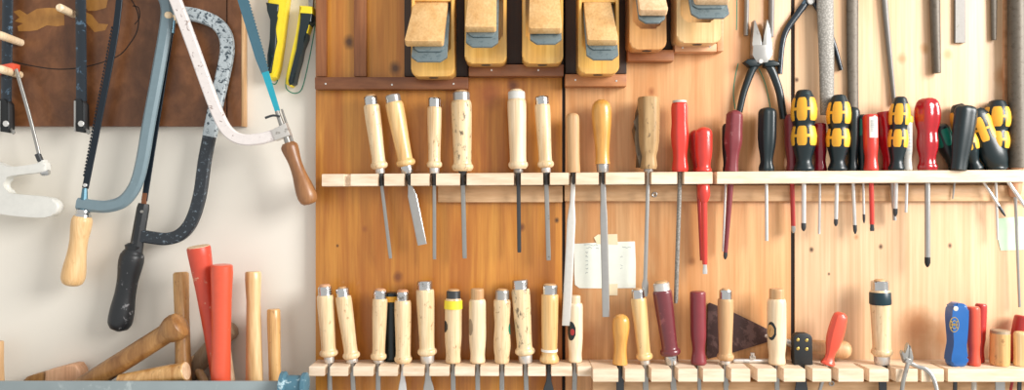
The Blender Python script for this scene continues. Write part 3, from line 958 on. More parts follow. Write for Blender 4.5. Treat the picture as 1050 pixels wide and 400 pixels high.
PROF = {
    'collar': [(0, .90), (.02, .98), (.06, 1.0), (.2, .99), (.45, .93), (.7, .86), (.86, .84), (.895, .88), (.91, 1.0), (.935, 1.07), (.965, 1.05), (.985, .95), (1, .78)],
    'collar_thick': [(0, .90), (.03, 1.0), (.12, 1.03), (.4, .98), (.7, .92), (.86, .90), (.9, .94), (.91, 1.03), (.94, 1.08), (.97, 1.03), (1, .85)],
    'barrel': [(0, .86), (.03, .96), (.08, 1.0), (.3, 1.0), (.6, 1.0), (.75, .93), (.85, .86), (.9, .86), (.96, .90), (.985, .88), (1, .78)],
    'waist': [(0, .90), (.03, 1.0), (.2, .98), (.38, .88), (.55, .94), (.7, 1.0), (.8, .96), (.9, .86), (.97, .86), (1, .78)],
    'plain': [(0, .5), (.02, .8), (.06, .95), (.12, 1), (.5, .95), (.8, .92), (.92, .95), (1, .95)],
    'pear': [(0, .3), (.025, .62), (.07, .86), (.15, .99), (.24, 1.0), (.4, .94), (.6, .80), (.8, .70), (.93, .70), (1, .76)],
    'pear_short': [(0, .3), (.03, .65), (.09, .92), (.2, 1.0), (.35, .97), (.55, .80), (.75, .74), (.92, .84), (1, .88)],
    'capsule': [(0, .3), (.025, .62), (.07, .87), (.13, .98), (.2, 1.0), (.5, 1.0), (.66, .93), (.8, .80), (.9, .78), (.96, .92), (1, .9)],
    'facet': [(0, .82), (.02, .93), (.08, 1.0), (.3, .97), (.45, 1.06), (.6, 1.0), (.72, .86), (.82, .84), (.92, .95), (.97, .97), (1, .86)],
    'tubey': [(0, .8), (.02, .95), (.06, 1.0), (.35, 1.0), (.6, .97), (.72, .86), (.8, .84), (.9, .92), (.97, 1.0), (1, .95)],
    'bulb': [(0, .42), (.015, .56), (.05, .66), (.10, .80), (.18, .95), (.27, 1.0), (.34, .97), (.41, .84), (.45, .82), (.50, .90), (.57, .97), (.66, .93), (.76, .76), (.84, .62), (.89, .60), (.94, .72), (.975, .80), (1, .74)],
    'fat': [(0, .45), (.02, .68), (.06, .85), (.14, .98), (.26, 1.0), (.36, .93), (.44, .80), (.5, .78), (.6, .84), (.7, .80), (.82, .64), (.9, .66), (.95, .78), (1, .74)],
    'round_facet': [(0, .2), (.012, .48), (.035, .76), (.07, .93), (.1, .98), (.3, 1.0), (.5, 1.06), (.62, .92), (.7, .78), (.85, .72), (.95, .76), (1, .8)],
    'slab': [(0, .55), (.02, .8), (.06, .97), (.12, 1.0), (.4, .97), (.65, .84), (.85, .72), (1, .70)],
    'slim': [(0, .45), (.02, .75), (.06, .95), (.12, 1), (.45, 1), (.6, .92), (.75, .74), (.86, .68), (.95, .84), (1, .8)],
}


def blade_mesh(p0, p1, kind, w, th, nw=None):
    """blade hanging from p0 (under the handle) to its tip p1; w and th in metres"""
    nw = nw or min(w, .006)
    h = w / 2; g = th / 2; k = nw / 2
    if kind == 'chisel':
        return loft(p0, p1, [(0, k, k), (.2, k, k), (.26, (k + h) / 2, g * 1.3), (.32, h, g * 1.1), (.94, h, g), (1, h * .98, .0005)], n=16, shape='flat')
    if kind == 'thin':
        return loft(p0, p1, [(0, k, k), (.1, k, k), (.16, h, g), (.95, h, g), (1, h * .9, .0005)], n=12, shape='flat')
    if kind == 'gouge':
        return loft(p0, p1, [(0, k, k), (.25, k * .9, k * .9), (.45, k * 1.1, k), (.62, h * .85, g), (.8, h, g), (1, h, g * .6)], n=16, shape='flat')
    if kind == 'flat':
        return loft(p0, p1, [(0, k, k), (.86, k, k), (.9, h, g), (.97, h * 1.0, g * .6), (1, h * .75, .0006)], n=14)
    if kind == 'taper':
        return loft(p0, p1, [(0, h, h), (.6, h * .85, h * .85), (.95, h * .6, h * .6), (1, h * .2, h * .2)], n=14)
    return loft(p0, p1, [(0, h, h), (.97, h, h), (1, h * .75, h * .75)], n=14)


def make_handle(t, p0, p1, prof, w, d, mat, shape='round', n=28, fy=1.0):
    secs = [(a_, M(w / 2, d) * q, M(w / 2, d) * q * fy) for a_, q in smooth_secs(PROF[prof] if isinstance(prof, str) else prof, 3)]
    link('handle', loft(p0, p1, secs, n=n if shape == 'round' else 48, shape=shape), mat, t)
    return secs


def chisel(label, rack, tx, ty, bx, w, d=.028, hoop=None, dome=None, style='collar', ferr=None, mat='maple', blade=None,
           name='chisel', cat_='chisel', grp=None, hoopmat='chrome', ferrmat='alu', shape='round', blmat='steel_dull', gap=0):
    p0 = P(tx, ty, d); p1 = botpt(rack, bx, d)
    t = thing(name, label, cat_, p1, grp or {'U': 'chisels in the upper rack', 'L': 'chisels in the lower left rack', 'R': 'chisels in the lower right rack'}[rack])
    a, u, v = frame(p0, p1)
    L = (p1 - p0).length
    s0 = 0; s1 = L
    if dome:       # bare wood showing above the hoop
        dh = M(dome[1], d)
        link('end_grain', loft(p0, p0 + a * (dh + .002), [(0, M(dome[0] * .34, d)), (.3, M(dome[0] * .46, d)), (1, M(dome[0] * .5, d))], n=24), 'tan' if len(dome) < 3 else dome[2], t)
        s0 = dh
    if hoop:
        hw, hh = hoop
        hh = M(hh, d); r = M(hw / 2, d)
        link('hoop', loft(p0 + a * s0, p0 + a * (s0 + hh), [(0, r * .9), (.1, r * .985), (.25, r), (.85, r), (.97, r * 1.02), (1, r * .96)], n=28), hoopmat, t)
        s0 += hh
    if ferr:
        fw, fh = ferr
        fh = M(fh, d)
        s1 = L - fh
        r = M(fw / 2, d)
        link('ferrule', loft(p0 + a * (s1 - .0005), p1, [(0, r), (.1, r * 1.02), (.75, r * .98), (1, r * .9)], n=24), ferrmat, t)
    h0 = p0 + a * (s0 - .0004); h1 = p0 + a * s1
    secs = make_handle(t, h0, h1, style, w, d, mat, shape)
    if blade:
        ex, ey, kind, bw, bt = blade[:5]
        nw = M(blade[5]) if len(blade) > 5 else None
        e = P(ex, ey, d)
        link('blade', blade_mesh(p1 + a * -.002, e, kind, M(bw, d), bt, nw), blmat if len(blade) < 7 else blade[6], t)
    if blade and rack == 'U' and blade[2] in ('thin', 'chisel'):  # dark sleeve on the neck, slot shade put into its colour
        r = M(blade[5] / 2 + .4, d)
        e = P(blade[0], blade[1], d); bb = (e - p1).normalized()
        link('bolster', loft(p1 - bb * .001, p1 + bb * .021, [(0, r * 1.25), (.15, r * 1.1), (.85, r * 1.02), (1, r * .9)], n=16), 'steel_dark', t, label='darkened bolster')
    t['_ax'] = 0
    return t, h0, h1, secs


# upper rack, left part
chisel('narrow chisel leftmost in the upper rack, tilted', 'U', 379.5, 97, 390, 16.5, hoop=(14, 9), dome=(11, 2.2), ferr=(9.5, 5), blade=(400.5, 265, 'thin', 3.6, .004, 4.5))
chisel('tilted golden chisel with a broad shiny skewed blade', 'U', 402.5, 97.5, 418.2, 18.5, hoop=(15.5, 8), style='collar', ferr=(13.5, 7.5), mat='golden_spot', ferrmat='chrome', hoopmat='steel', blade=(433, 251, 'chisel', 9.5, .004, 5, 'steel'))
chisel('slim upright chisel third from left in the upper rack', 'U', 445.5, 99.5, 445.4, 14.8, hoop=(13, 9.5), dome=(8, 1), ferr=(10, 5.5), blade=(445.5, 266, 'thin', 3.8, .005, 4.5))
chisel('stout chisel with black smudges down its pale handle', 'U', 472.8, 92.5, 474.5, 20.5, hoop=(17.5, 9), dome=(14, 2), style='collar_thick', mat='maple_stained', hoopmat='steel', ferr=(9, 2), ferrmat='steel_dark', blade=(476.5, 265, 'thin', 4.8, .006, 5.5))
chisel('large clean pale chisel with a white-painted end', 'U', 529.5, 91.5, 531.5, 18.8, hoop=(17.5, 8), dome=(14, 2.4, 'maple_clean'), hoopmat='white_plastic', style='collar_thick', mat='maple_clean', ferr=(10, 4), ferrmat='steel_dull', blade=(532.5, 259, 'thin', 4.2, .005, 5.5, 'steel_dark'))
chisel('upright maple chisel just left of the panel joint', 'U', 555.5, 98, 560, 16, hoop=(14, 8.5), dome=(9, 1), ferr=(10, 5), blade=(562.5, 267, 'thin', 4.8, .005, 5))
FG = 'files in the upper rack'
chisel('long pale flat file with a plain grey-brown handle', 'U', 587, 116.5, 588.3, 14, style='plain', mat='tan', name='file', cat_='file', grp=FG, ferr=None, blade=(580.5, 334, 'chisel', 9, .005, 5, 'file_pale'), d=.030)
chisel('long flat file with glossy golden pear-shaped handle', 'U', 616.5, 102.5, 618, 20.5, style='pear', mat='golden', name='file', cat_='file', grp=FG, ferr=(12.5, 8.5), ferrmat='steel', blade=(621.5, 325, 'chisel', 7.6, .004, 6, 'steel'))

# rough wooden screwdriver
SG = 'screwdrivers in the upper rack'
d = .032
t, a0, a1, sc = chisel('large screwdriver with a rough, worn squared wooden handle', 'U', 665, 100, 664.8, 22, style=[(0, .92), (.03, 1), (.3, 1.02), (.6, .98), (.74, .86), (.82, .72), (.9, .76), (.96, .8), (1, .72)],
       mat='grimy', name='screwdriver', cat_='screwdriver', grp=SG, ferr=(10, 3), ferrmat='steel', shape='six', d=d, blade=(661.2, 304, 'flat', 6.8, .003, 4.2, 'steel'))
link('grip_edge', prism([(654, 109), (658, 107), (660, 130), (660, 160), (657, 172), (652.5, 172), (653.5, 155), (650, 141), (648.8, 133), (651, 126), (652, 116)], d - .012, d + .004, .004, segs=3), 'charred', t, label='dark worn edge of the handle')
chisel('round rasp with red faceted handle and grey cap', 'U', 696.8, 103, 697.5, 17, style='facet', mat='red', hoop=(14.5, 2.5), hoopmat='cap_grey', name='file', cat_='file', grp=FG, shape='six', d=.032, blade=(693, 311, 'round', 4.4, .004, 4, 'rasp'))


def driver(label, tx, ty, bx, w, d, prof, mat, shaft=None, shape='lobe', inl=None, cap=None, sleeve=None, grp=None, rack='U', boty=None,
           name='screwdriver', cat_='screwdriver', fy=1.0, band=None):
    """shaft = (x, y, w px, material[, tip px, tip material]); sleeve = coloured insulation to (x, y)"""
    p0 = P(tx, ty, d)
    p1 = botpt(rack, bx, d) if boty is None else P(bx, boty, d)
    t = thing(name, label, cat_, p1, grp or SG)
    a, u, v = frame(p0, p1)
    if cap:
        ch = M(cap[0], d)
        r = M(w / 2, d) * PROF[prof][0][1] if isinstance(prof, str) else M(w / 4, d)
        link('cap', loft(p0, p0 + a * ch, [(0, r * .8), (.3, r), (1, r * 1.03)], n=24), cap[1], t)
        q0 = p0 + a * ch
    else:
        q0 = p0
    secs = make_handle(t, q0, p1, prof, w, d, mat, shape, fy=fy)
    if inl:      # coloured soft panels on the bulges
        bm = bmesh.new()
        n_ = inl[1]
        for i in range(n_):
            th = 2 * math.pi * (i + inl[2]) / n_
            hw = inl[3]
            patch(q0, p1, secs, th - hw, th + hw, *inl[4], bm=bm, fy=fy, shape=shape)
            if len(inl) > 5:
                patch(q0, p1, secs, th - hw, th + hw, *inl[5], bm=bm, fy=fy, shape=shape)
        if inl[0] == 'amber':
            for i in range(n_):
                th = 2 * math.pi * (i + .5 + inl[2]) / n_
                for t0_, t1_ in inl[4:]:
                    patch(q0, p1, secs, th - .14, th + .14, (t0_ + t1_) / 2 - .018, (t0_ + t1_) / 2 + .018, bm=bm, n=4, fy=fy, shape=shape, round_=False)
        link('grip_inlay', bm, inl[0], t, label={'amber': 'amber yellow grip panels', 'green': 'green grip panel'}.get(inl[0], None))
    if shaft:
        e = P(shaft[0], shaft[1], shaft[6] if len(shaft) > 6 else d)
        s0 = p1 - a * .004
        b = (e - s0).normalized(); L = (e - s0).length
        r = M(shaft[2] / 2, d)
        tl = M(shaft[4], d) if len(shaft) > 4 and shaft[4] else 0
        link('shaft', loft(s0, e - b * tl, [(0, r), (1, r)] if len(shaft) < 8 else [(0, r), (1, r * shaft[7])], n=14), shaft[3], t)
        if tl:
            rr = r * (shaft[7] if len(shaft) > 7 else 1)
            if shaft[5].startswith('flat:'):
                link('tip', loft(e - b * (tl + .0005), e, [(0, rr * .8), (.3, rr * .8, rr * .7), (.7, rr * 1.0, rr * .5), (1, rr * .9, rr * .2)], n=12), shaft[5][5:], t)
            else:
                link('tip', loft(e - b * (tl + .0005), e, [(0, rr * 1.02), (.55, rr * 1.02), (.8, rr * .75), (1, rr * .3)], n=12), shaft[5], t)
    return t, q0, p1, secs


AMB = ('amber', 6, 0, .40, (.10, .385), (.45, .69))
driver('red insulated screwdriver hanging through the rack, nearer of the red pair', 721.5, 130.5, 721.5, 17.5, .036, 'capsule', 'red', (723, 281, 7, 'red', 10, 'flat:steel_bright', .030, .72), shape='round')
driver('red insulated screwdriver half hidden behind its twin', 712.5, 133.5, 716, 13, .016, 'capsule', 'red_dark', (720, 267, 4.6, 'red_dark', 0, '', .016), shape='round')
# the red grip continues below the rack on the nearer of the pair
tt = [o for o in C.objects if o.get('label', '').startswith('red insulated screwdriver hanging')][0]
a0 = P(721.3, 186, .036); a1 = P(721.9, 207, .035)
link('guard', loft(a0, a1, [(0, M(3.4)), (.2, M(6.0)), (.7, M(6.2)), (1, M(3.8))], n=18), 'red', tt)
driver('maroon insulated screwdriver with faceted worn grip', 753.5, 113, 750.2, 17, .034, 'round_facet', 'maroon_worn', (743.5, 266, 6.6, 'maroon_worn', 7, 'steel_dark', .03, .62), shape='six')
driver('thin black screwdriver tucked behind the maroon one', 744.5, 127, 744.5, 8, .014, 'slim', 'black', (741.5, 258, 2.6, 'steel_bright'), shape='round')
driver('black-green screwdriver alone in front of the plier handle', 787, 110.5, 785.8, 18, .032, 'slim', 'black_green', (786.2, 247, 3.6, 'steel_bright'), shape='lobe')
driver('maroon-red insulated screwdriver left of the first yellow-black grip', 811, 117, 812, 14, .016, 'slim', 'maroon', (813.5, 239, 4.6, 'red_dark', 7, 'steel'), shape='round')
driver('first amber and black bulbous screwdriver from the left', 824.3, 92.5, 824.3, 25.5, .036, 'bulb', 'black_green', (824, 237, 4.8, 'steel_bright', 8, 'steel_dark'), shape='round', inl=AMB)
driver('short maroon screwdriver between two amber and black ones', 840, 126.5, 841, 13.5, .018, 'tubey', 'clear_dark_red', (840, 240, 2.8, 'steel_bright'), shape='round')
driver('second amber and black bulbous screwdriver from the left', 860.5, 97.5, 858.5, 23.5, .036, 'bulb', 'black_green', (857, 232, 4.0, 'steel_bright', 7, 'steel_dark'), shape='round', inl=AMB)
driver('black slim screwdriver with tilted shaft under the long brown file', 875, 110, 874, 13, .020, 'slim', 'black_green', (877, 240, 3.8, 'steel_bright', 9, 'steel_dark'), shape='round')
driver('dark screwdriver with green grip panels', 884, 117.5, 885, 14, .016, 'slim', 'black_green', (886, 229, 2.6, 'steel_bright', 9, 'steel_dark'), shape='round', inl=('green', 6, .25, .36, (.08, .38)))
t, q0, p1, sc = driver('red insulated screwdriver with a white barcode sticker', 892.3, 117.5, 893.2, 14.5, .036, 'tubey', 'red', (894.3, 237, 4.6, 'red', 7, 'flat:steel_dark', .034), shape='round')
st = link('sticker', patch(q0, p1, sc, math.radians(52), math.radians(122), .05, .42, .0004, round_=False), 'tape_white', t, label='white barcode sticker')
bm = bmesh.new()
tt_ = .11
for i in range(11):
    w_ = random.choice((.008, .012, .02))
    if tt_ + w_ > .38:
        break
    patch(q0, p1, sc, math.radians(64), math.radians(110), tt_, tt_ + w_, .0008, round_=False, bm=bm, n=4)
    tt_ += w_ + random.choice((.008, .012))
sub(link('barcode', bm, 'ink', t), st)
driver('broad translucent red screwdriver behind the third amber grip', 907, 114.5, 914, 17.5, .016, 'facet', 'clear_red', (917.5, 226, 4, 'steel'), shape='six')
driver('third amber and black screwdriver, wrapped with a yellow ring beside it', 923.5, 99.5, 919, 20, .036, 'bulb', 'black_green', (918, 222, 4.4, 'steel_bright', 8, 'steel_dark', .03), shape='round', inl=AMB)
t, q0, p1, sc = driver('clear slim screwdriver with printed grip and yellow ring', 930.5, 124, 930.5, 9.5, .040, 'tubey', 'clear', (929, 218, 2.8, 'steel_bright'), shape='round')
link('ring', loft(P(930.8, 118.5, .040), P(930.6, 126, .040), [(0, M(3.2)), (.2, M(4.8)), (.8, M(5.1)), (1, M(4.6))], n=20), 'amber', t, label='yellow end ring')
bm = bmesh.new()
for i in range(8):
    t0_ = .16 + i * .07
    patch(q0, p1, sc, math.radians(60), math.radians(random.choice((95, 110, 120))), t0_, t0_ + .03, .0004, round_=False, bm=bm, n=4)
link('print', bm, 'ink', t, label='rows of small dark print')
driver('large translucent red screwdriver with a long thick shaft', 951, 101, 951, 25, .034, 'fat', 'clear_red', (951, 274, 5.6, 'steel', 10, 'black'), shape='lobe')
driver('dark tilted screwdriver with a green panel leaning left', 962, 128, 981, 17, .014, 'slim', 'black_green', (977, 204, 3.4, 'steel', 0, '', .014, .4), shape='round', inl=('green', 5, .25, .5, (.10, .45)))
driver('amber and black screwdriver mostly hidden by the large black one', 981.5, 107, 1000, 20, .016, 'bulb', 'black_green', (1031, 222, 3.0, 'steel_bright', 12, 'steel_dark', .03), shape='round', inl=AMB)
driver('large black screwdriver leaning right across the amber ones', 991.5, 108.5, 983, 22.5, .050, 'slab', 'black_green', None, shape='lobe', fy=.72)
driver('amber and black screwdriver leaning hard left, its shaft pointing right', 1000, 112, 1025, 27, .020, [(0, .42), (.03, .58), (.1, .76), (.22, .84), (.34, .80), (.45, .82), (.6, .95), (.75, 1.0), (.88, .86), (.96, .7), (1, .66)], 'black_green', (1062, 228, 3.6, 'steel_bright', 0, '', .034), shape='round', fy=.72, inl=('amber', 6, 0, .36, (.12, .5)))
driver('upright amber and black screwdriver rightmost in the rack', 1022.5, 103, 1020.5, 25, .016, 'bulb', 'black_green', (1023, 246, 3.4, 'steel_bright', 0, '', .016, .6), shape='round', inl=AMB)
# thin rod with wooden handle at the far right
d = .015
t = thing('awl', 'thin long rod with pinkish round wooden handle at the right edge', 'awl', P(1045, 315, d), SG)
link('handle', loft(P(1043, 152, d), P(1040.5, 202, d), [(a_, M(q, d)) for a_, q in smooth_secs([(0, 3), (.05, 5.5), (.2, 6.5), (.6, 6.5), (.9, 5.8), (1, 4)])], n=24), 'pink_wood', t)
link('rod', loft(P(1041, 200, d), P(1045.5, 315, d), [(0, M(2.4)), (.08, M(1.5)), (1, M(1.3))], n=12), 'steel', t)

# ------------------------------------------------------------------ lower left rack
BL = lambda x, w_=5, kind='chisel': (x, 430, kind, w_, .004, 5)
chisel('leftmost chisel of the lower row, with a wide collar', 'L', 333, 291.5, 337.8, 17.5, hoop=(14, 9), dome=(12, 2.4, 'pink_wood'), ferr=(10.5, 6.5), blade=BL(339, 5, 'thin'))
chisel('second chisel of the lower row, leaning left', 'L', 350.5, 294, 361.3, 16.5, hoop=(13.5, 8.5), dome=(9, 1.6), ferr=(12, 4), blade=BL(363.5, 5, 'thin'))
chisel('third chisel of the lower row, left of the dark bottle grip', 'L', 390, 296, 388, 15.5, hoop=(14, 8.5), dome=(12, 1.8, 'pink_wood'), ferr=(11, 3), blade=BL(387.5, 5, 'thin'))
chisel('fourth chisel of the lower row, in front of the dark grip', 'L', 413, 297, 413.5, 17, hoop=(13, 9), dome=(12, 2.2, 'pink_wood'), blade=(412.5, 410, 'gouge', 9, .003, 4.5, 'steel_bright'), style='collar_thick')
chisel('tall chisel with a broad hoop and long steel ferrule', 'L', 435.5, 288, 438.4, 18.5, hoop=(16, 9), ferr=(14, 7.5), style='collar', blade=(440, 412, 'gouge', 12, .003, 6, 'steel'))
t, h0, h1, sc = chisel('chisel wrapped with yellow tape under its hoop', 'L', 465, 296.5, 464.6, 17.5, hoop=(14.5, 8), dome=(13, 1.6), hoopmat='steel_dark', style='barrel', blade=BL(465))
link('tape', loft(h0 + (h1 - h0) * .03, h0 + (h1 - h0) * .16, [(0, sc[3][1] + .0012), (1, sc[12][1] + .0012)], n=28), 'tape_yellow', t, label='yellow tape band')
link('emblem', patch(h0, h1, sc, math.radians(128), math.radians(180), .34, .52, .0004, ell=True), 'black_green', t, label='dark stamped emblem')
t, h0, h1, sc = chisel('hoopless pale chisel with a worn green label', 'L', 489.5, 296, 489.8, 17.5, hoop=(13.5, 11), hoopmat='tan', style='barrel', mat='maple_clean', blade=BL(490))
link('emblem', patch(h0, h1, sc, math.radians(120), math.radians(170), .30, .56, .0004, ell=True), 'grey_wood', t, label='worn greenish label')
t, h0, h1, sc = chisel('chisel with black hoop immediately left of the soiled handle', 'L', 515, 296, 514.8, 17.8, hoop=(14.5, 9.5), dome=(12, 1.6), hoopmat='steel', style='waist', blade=BL(514.5))
link('emblem', patch(h0, h1, sc, math.radians(-5), math.radians(35), .38, .55, .0004, ell=True), 'green', t, label='green stamped emblem')
chisel('tall soiled chisel with dark blotches on its handle', 'L', 533, 287, 539, 19, hoop=(16.5, 9.5), style='collar', mat='maple_stained', ferr=(14, 8), blade=BL(540.5, 5, 'thin'))
t, h0, h1, sc = chisel('golden chisel with a flared foot and a white band', 'L', 563.8, 291, 563.3, 17.5, hoop=(16, 9.5), dome=(14, 1.2), style=[(0, .9), (.02, 1), (.3, 1.0), (.6, .96), (.82, .9), (.88, .92), (.92, 1.08), (.955, 1.14), (.985, 1.08), (1, .9)], mat='golden_spot', blade=(562, 415, 'gouge', 12, .004, 5, 'steel_dark'))
link('tape', loft(h0 + (h1 - h0) * .80, h0 + (h1 - h0) * .835, [(0, M(8.3)), (1, M(8.3))], n=28), 'tape_white', t, label='white band')
t, h0, h1, sc = chisel('slim pale chisel behind the tip of the long file', 'L', 590, 303, 589.8, 15.5, hoop=(10.5, 8), hoopmat='maple_clean', style='barrel', mat='maple_clean', blade=BL(588), d=.022)
bm = patch(h0, h1, sc, math.radians(92), math.radians(165), .30, .62, .0004, ell=True)
link('emblem', bm, 'black_green', t, label='colourful worn sticker')
link('emblem_spot', patch(h0, h1, sc, math.radians(100), math.radians(132), .42, .53, .0009, ell=True), 'red_dark', t)
# dark grip behind
t, q0, p1, sc = driver('dark bottle-green grip with a yellow ring behind the chisels', 401.5, 300, 401.5, 15, .010, 'tubey', 'black_green', None, shape='round', rack='L', grp='screwdrivers in the lower racks')
link('ring', loft(P(401.5, 303.5, .010), P(401.5, 309, .010), [(0, M(7.6)), (1, M(7.9))], n=20), 'amber', t, label='yellow ring')
C.objects[-1] if False else None

# ------------------------------------------------------------------ lower right rack
RD = .040
chisel('short golden pear-shaped handle left in the lower right rack', 'R', 637, 322.5, 635.8, 17.5, d=RD, style='pear_short', mat='golden', name='file', cat_='file', grp='files in the lower right rack', blade=(636, 430, 'chisel', 8, .004, 6, 'steel_dark'))
chisel('tapering maple chisel beneath the wooden screwdriver tip', 'R', 653.5, 295.5, 661.5, 16, d=RD, hoop=(13, 9), dome=(10, 1.4), mat='golden_spot', style='collar', ferr=(10, 4.5), blade=BL(663, 6))
chisel('maroon-painted chisel leaning left with a pale capped end', 'R', 677.5, 288, 689, 19.5, d=RD, hoop=(16.5, 8), dome=(14, 2, 'tan'), hoopmat='alu', mat='maroon_wood', style='collar', ferr=(14, 9), ferrmat='chrome', blade=BL(693, 6))
t, h0, h1, sc = chisel('plain maroon screwdriver handle left of the trowel blade', 'R', 715.5, 299, 716.5, 16, d=RD, mat='maroon', style=[(0, .8), (.01, .95), (.03, 1), (.3, 1.0), (.62, .98), (.74, .84), (.82, .8), (.93, .94), (.98, 1.0), (1, .9)], name='screwdriver', cat_='screwdriver', grp='screwdrivers in the lower racks', blade=BL(718, 4, 'thin'))
chisel('beech chisel standing in front of the dark trowel blade', 'R', 744, 295.5, 743.8, 16, d=RD, hoop=(13, 9.5), dome=(9, 1.6), mat='tan', style='collar', ferr=(10.5, 4), blade=BL(745, 5, 'thin'))
t, h0, h1, sc = chisel('thick clean chisel with a round emblem and wooden end', 'R', 796.3, 296, 796.6, 19, d=RD, hoop=(14.5, 10.5), hoopmat='tan', mat='maple_clean', style='barrel', blade=BL(797, 5, 'thin'))
em = link('emblem', patch(h0, h1, sc, math.radians(112), math.radians(172), .34, .62, .0004, ell=True), 'black_green', t, label='dark ring emblem')
sub(link('emblem_core', patch(h0, h1, sc, math.radians(124), math.radians(172), .385, .575, .0008, ell=True), 'hickory', t), em)

# trowel lying behind the handles
d0 = .0035
t = thing('trowel', 'dark triangular trowel standing on the rack behind the chisels', 'trowel', P(760, 368, d0))
link('blade', prism([(725.5, 312), (728, 310.5), (747, 318), (772, 330), (790, 339), (793, 346), (788, 350), (765, 357), (742, 364), (726, 367.5), (724, 364)], d0, d0 + .005, .0006, dm=.005), 'trowel', t)
link('neck', loft(P(784, 344, .006), P(812, 352.5, .012), [(0, M(2)), (.4, M(3.2)), (.7, M(3.2)), (1, M(4.2))], n=14), 'alu', t)
link('handle', loft(P(811, 353, .014), P(872, 359.5, .020), [(a_, M(q)) for a_, q in smooth_secs([(0, 5.5), (.06, 7), (.3, 6.8), (.55, 7.4), (.8, 9), (.93, 8.6), (.985, 6), (1, 3)])], n=26), 'tan', t)
d = .022
zz = rz
t = thing('hinge_rod', 'small silver rod with a nut lying on the rack by the trowel', 'rod', Vector((P(765, 370, d).x, -d, zz)))
c0 = Vector((P(752, 370, .03).x, -.03, zz + .004)); c1 = Vector((P(790, 370, .03).x, -.03, zz + .004))
link('rod', loft(c0, c1, [(0, .003), (.05, .0038), (.95, .0038), (1, .003)], n=14), 'alu', t)
cn = (c0 + c1) / 2 + Vector((.0005, -.001, .003))
link('nut', loft(cn, cn + Vector((0, 0, .011)), [(0, .0055), (.5, .0055), (.55, .0035), (1, .0035)], n=6), 'alu', t)

# black riveted scraper
d = .040
p1 = botpt('R', 823, d)
t = thing('scraper', 'small scraper with a flat black handle and four rivets', 'scraper', p1)
zb_ = 200 + (ZC - p1.z) / (K * (1 - d / D))
link('handle', prism([(812.5, 346), (814, 343), (818, 341.3), (826, 341.3), (830, 343), (831.5, 346), (832, zb_), (813, zb_)], d - .007, d + .007, .0015), 'black', t)
for (x, y) in ((818, 348.5), (827, 349), (818, 357.5), (827, 358)):
    link('rivet', disc(P(x, y, d + .0065), M(1.6), .0014, n=14), 'brass', t)
link('blade', prism([(818, zb_ - 1), (825.5, zb_ - 1), (826, 386), (830, 412), (813, 412), (817.5, 386)], d - .0012, d + .0012), 'steel_dark', t)

# red scraper
d = .046
p1 = botpt('R', 848.5, d)
p0 = P(862.5, 320.5, d)
t = thing('scraper', 'red moulded handle leaning right in the lower rack', 'scraper', p1)
secs = [(a_, M(q, d), M(q * .8, d)) for a_, q in smooth_secs([(0, 3.5), (.03, 6), (.1, 7.4), (.25, 8.2), (.45, 8.4), (.62, 7.2), (.75, 5.2), (.85, 4.6), (.93, 6.0), (.97, 7.4), (1, 7)])]
link('handle', loft(p0, p1, secs, n=10, shape='round'), 'coral', t)
link('blade', loft(p1 - (p1 - p0).normalized() * .003, P(836, 415, d), [(0, M(2)), (1, M(1.6))], n=10), 'steel', t)

t, h0, h1, sc = chisel('big chisel with chrome hoop and black tape ring', 'R', 902, 286.5, 904.5, 19.5, d=RD, hoop=(17.5, 9.5), dome=(12, 1.5), style='collar_thick', mat='maple', ferr=(15.5, 8.5), ferrmat='alu', blade=(906, 430, 'chisel', 8, .005, 8, 'steel_dark'))
a_, u, v = frame(h0, h1)
link('tape', loft(h0 + a_ * .0035, h0 + a_ * .0245, [(0, M(9.6)), (.1, M(10.2)), (.9, M(10.4)), (1, M(9.9))], n=28), 'tape_black', t, label='black tape ring')

# small pliers hooked over the rack
d = .066
t = thing('pliers', 'small bare steel pliers hooked over the rack, jaws up', 'pliers', P(938, 378, d), 'pliers')
link('jaw', prism([(926.5, 372), (923.5, 362), (924.5, 359), (927, 364), (929, 355), (930.5, 351.5), (931.5, 356), (930, 372)], d - .004, d + .004, .001), 'steel_dull', t)
link('jaw', prism([(930.5, 372), (931.5, 358), (932.5, 354), (934, 360), (935.5, 366), (935, 374)], d - .004, d + .004, .001), 'steel_dull', t)
link('pivot', disc(P(931, 371, d + .003), M(3.4), .004, n=18), 'steel', t)
link('handle', sweep([(931, 371), (940, 375.5), (950, 379), (957, 388), (961, 402), (963, 416)], .083, 4.4, .006, shape='round', dlist=(d, .090)), 'steel', t)
link('handle', sweep([(931, 372), (929, 380), (926, 392), (924, 410)], .083, 4.2, .006, shape='round', dlist=(d + .014, .084)), 'steel_dull', t)

# blue handle with hole and emblem
d = .050
p1 = botpt('R', 979.5, d)
zb_ = 200 + (ZC - p1.z) / (K * (1 - d / D))
t = thing('screwdriver', 'bright blue handle with a hanging hole and gold emblem', 'screwdriver', p1, 'screwdrivers in the lower racks')
ol = [(972.5, 314), (975, 311), (980, 310.2), (987, 311), (990.5, 314), (991, 320), (990.6, 332), (989.5, 345), (988.5, 354), (989.5, 362), (990.5, 367), (988, zb_), (972, zb_), (970.5, 366), (972, 358), (973.3, 350), (972.2, 337), (971.2, 324)]
ol = [(981 + (q[0] - 981) * .86, q[1]) for q in cat(ol + [ol[0]], 3)[:-1]]
bm = prism(ol, d - .011, d + .011, .005, segs=4, edges='both')
hb_ = link('handle', bm, 'blue', t)
link('hanging_hole', disc(P(980, 316.5, d + .0108), M(2.4), .0006, n=18), 'cap_grey', t, label='pale hanging hole')
cc = P(978.5, 333, d + .0112)
bm = bmesh.new()
sweep([(978.5 + 4.6 * math.cos(q), 333 + 7.5 * math.sin(q)) for q in [2 * math.pi * i / 18 for i in range(19)]], d + .0112, .7, .0006, k=1, bm=bm)
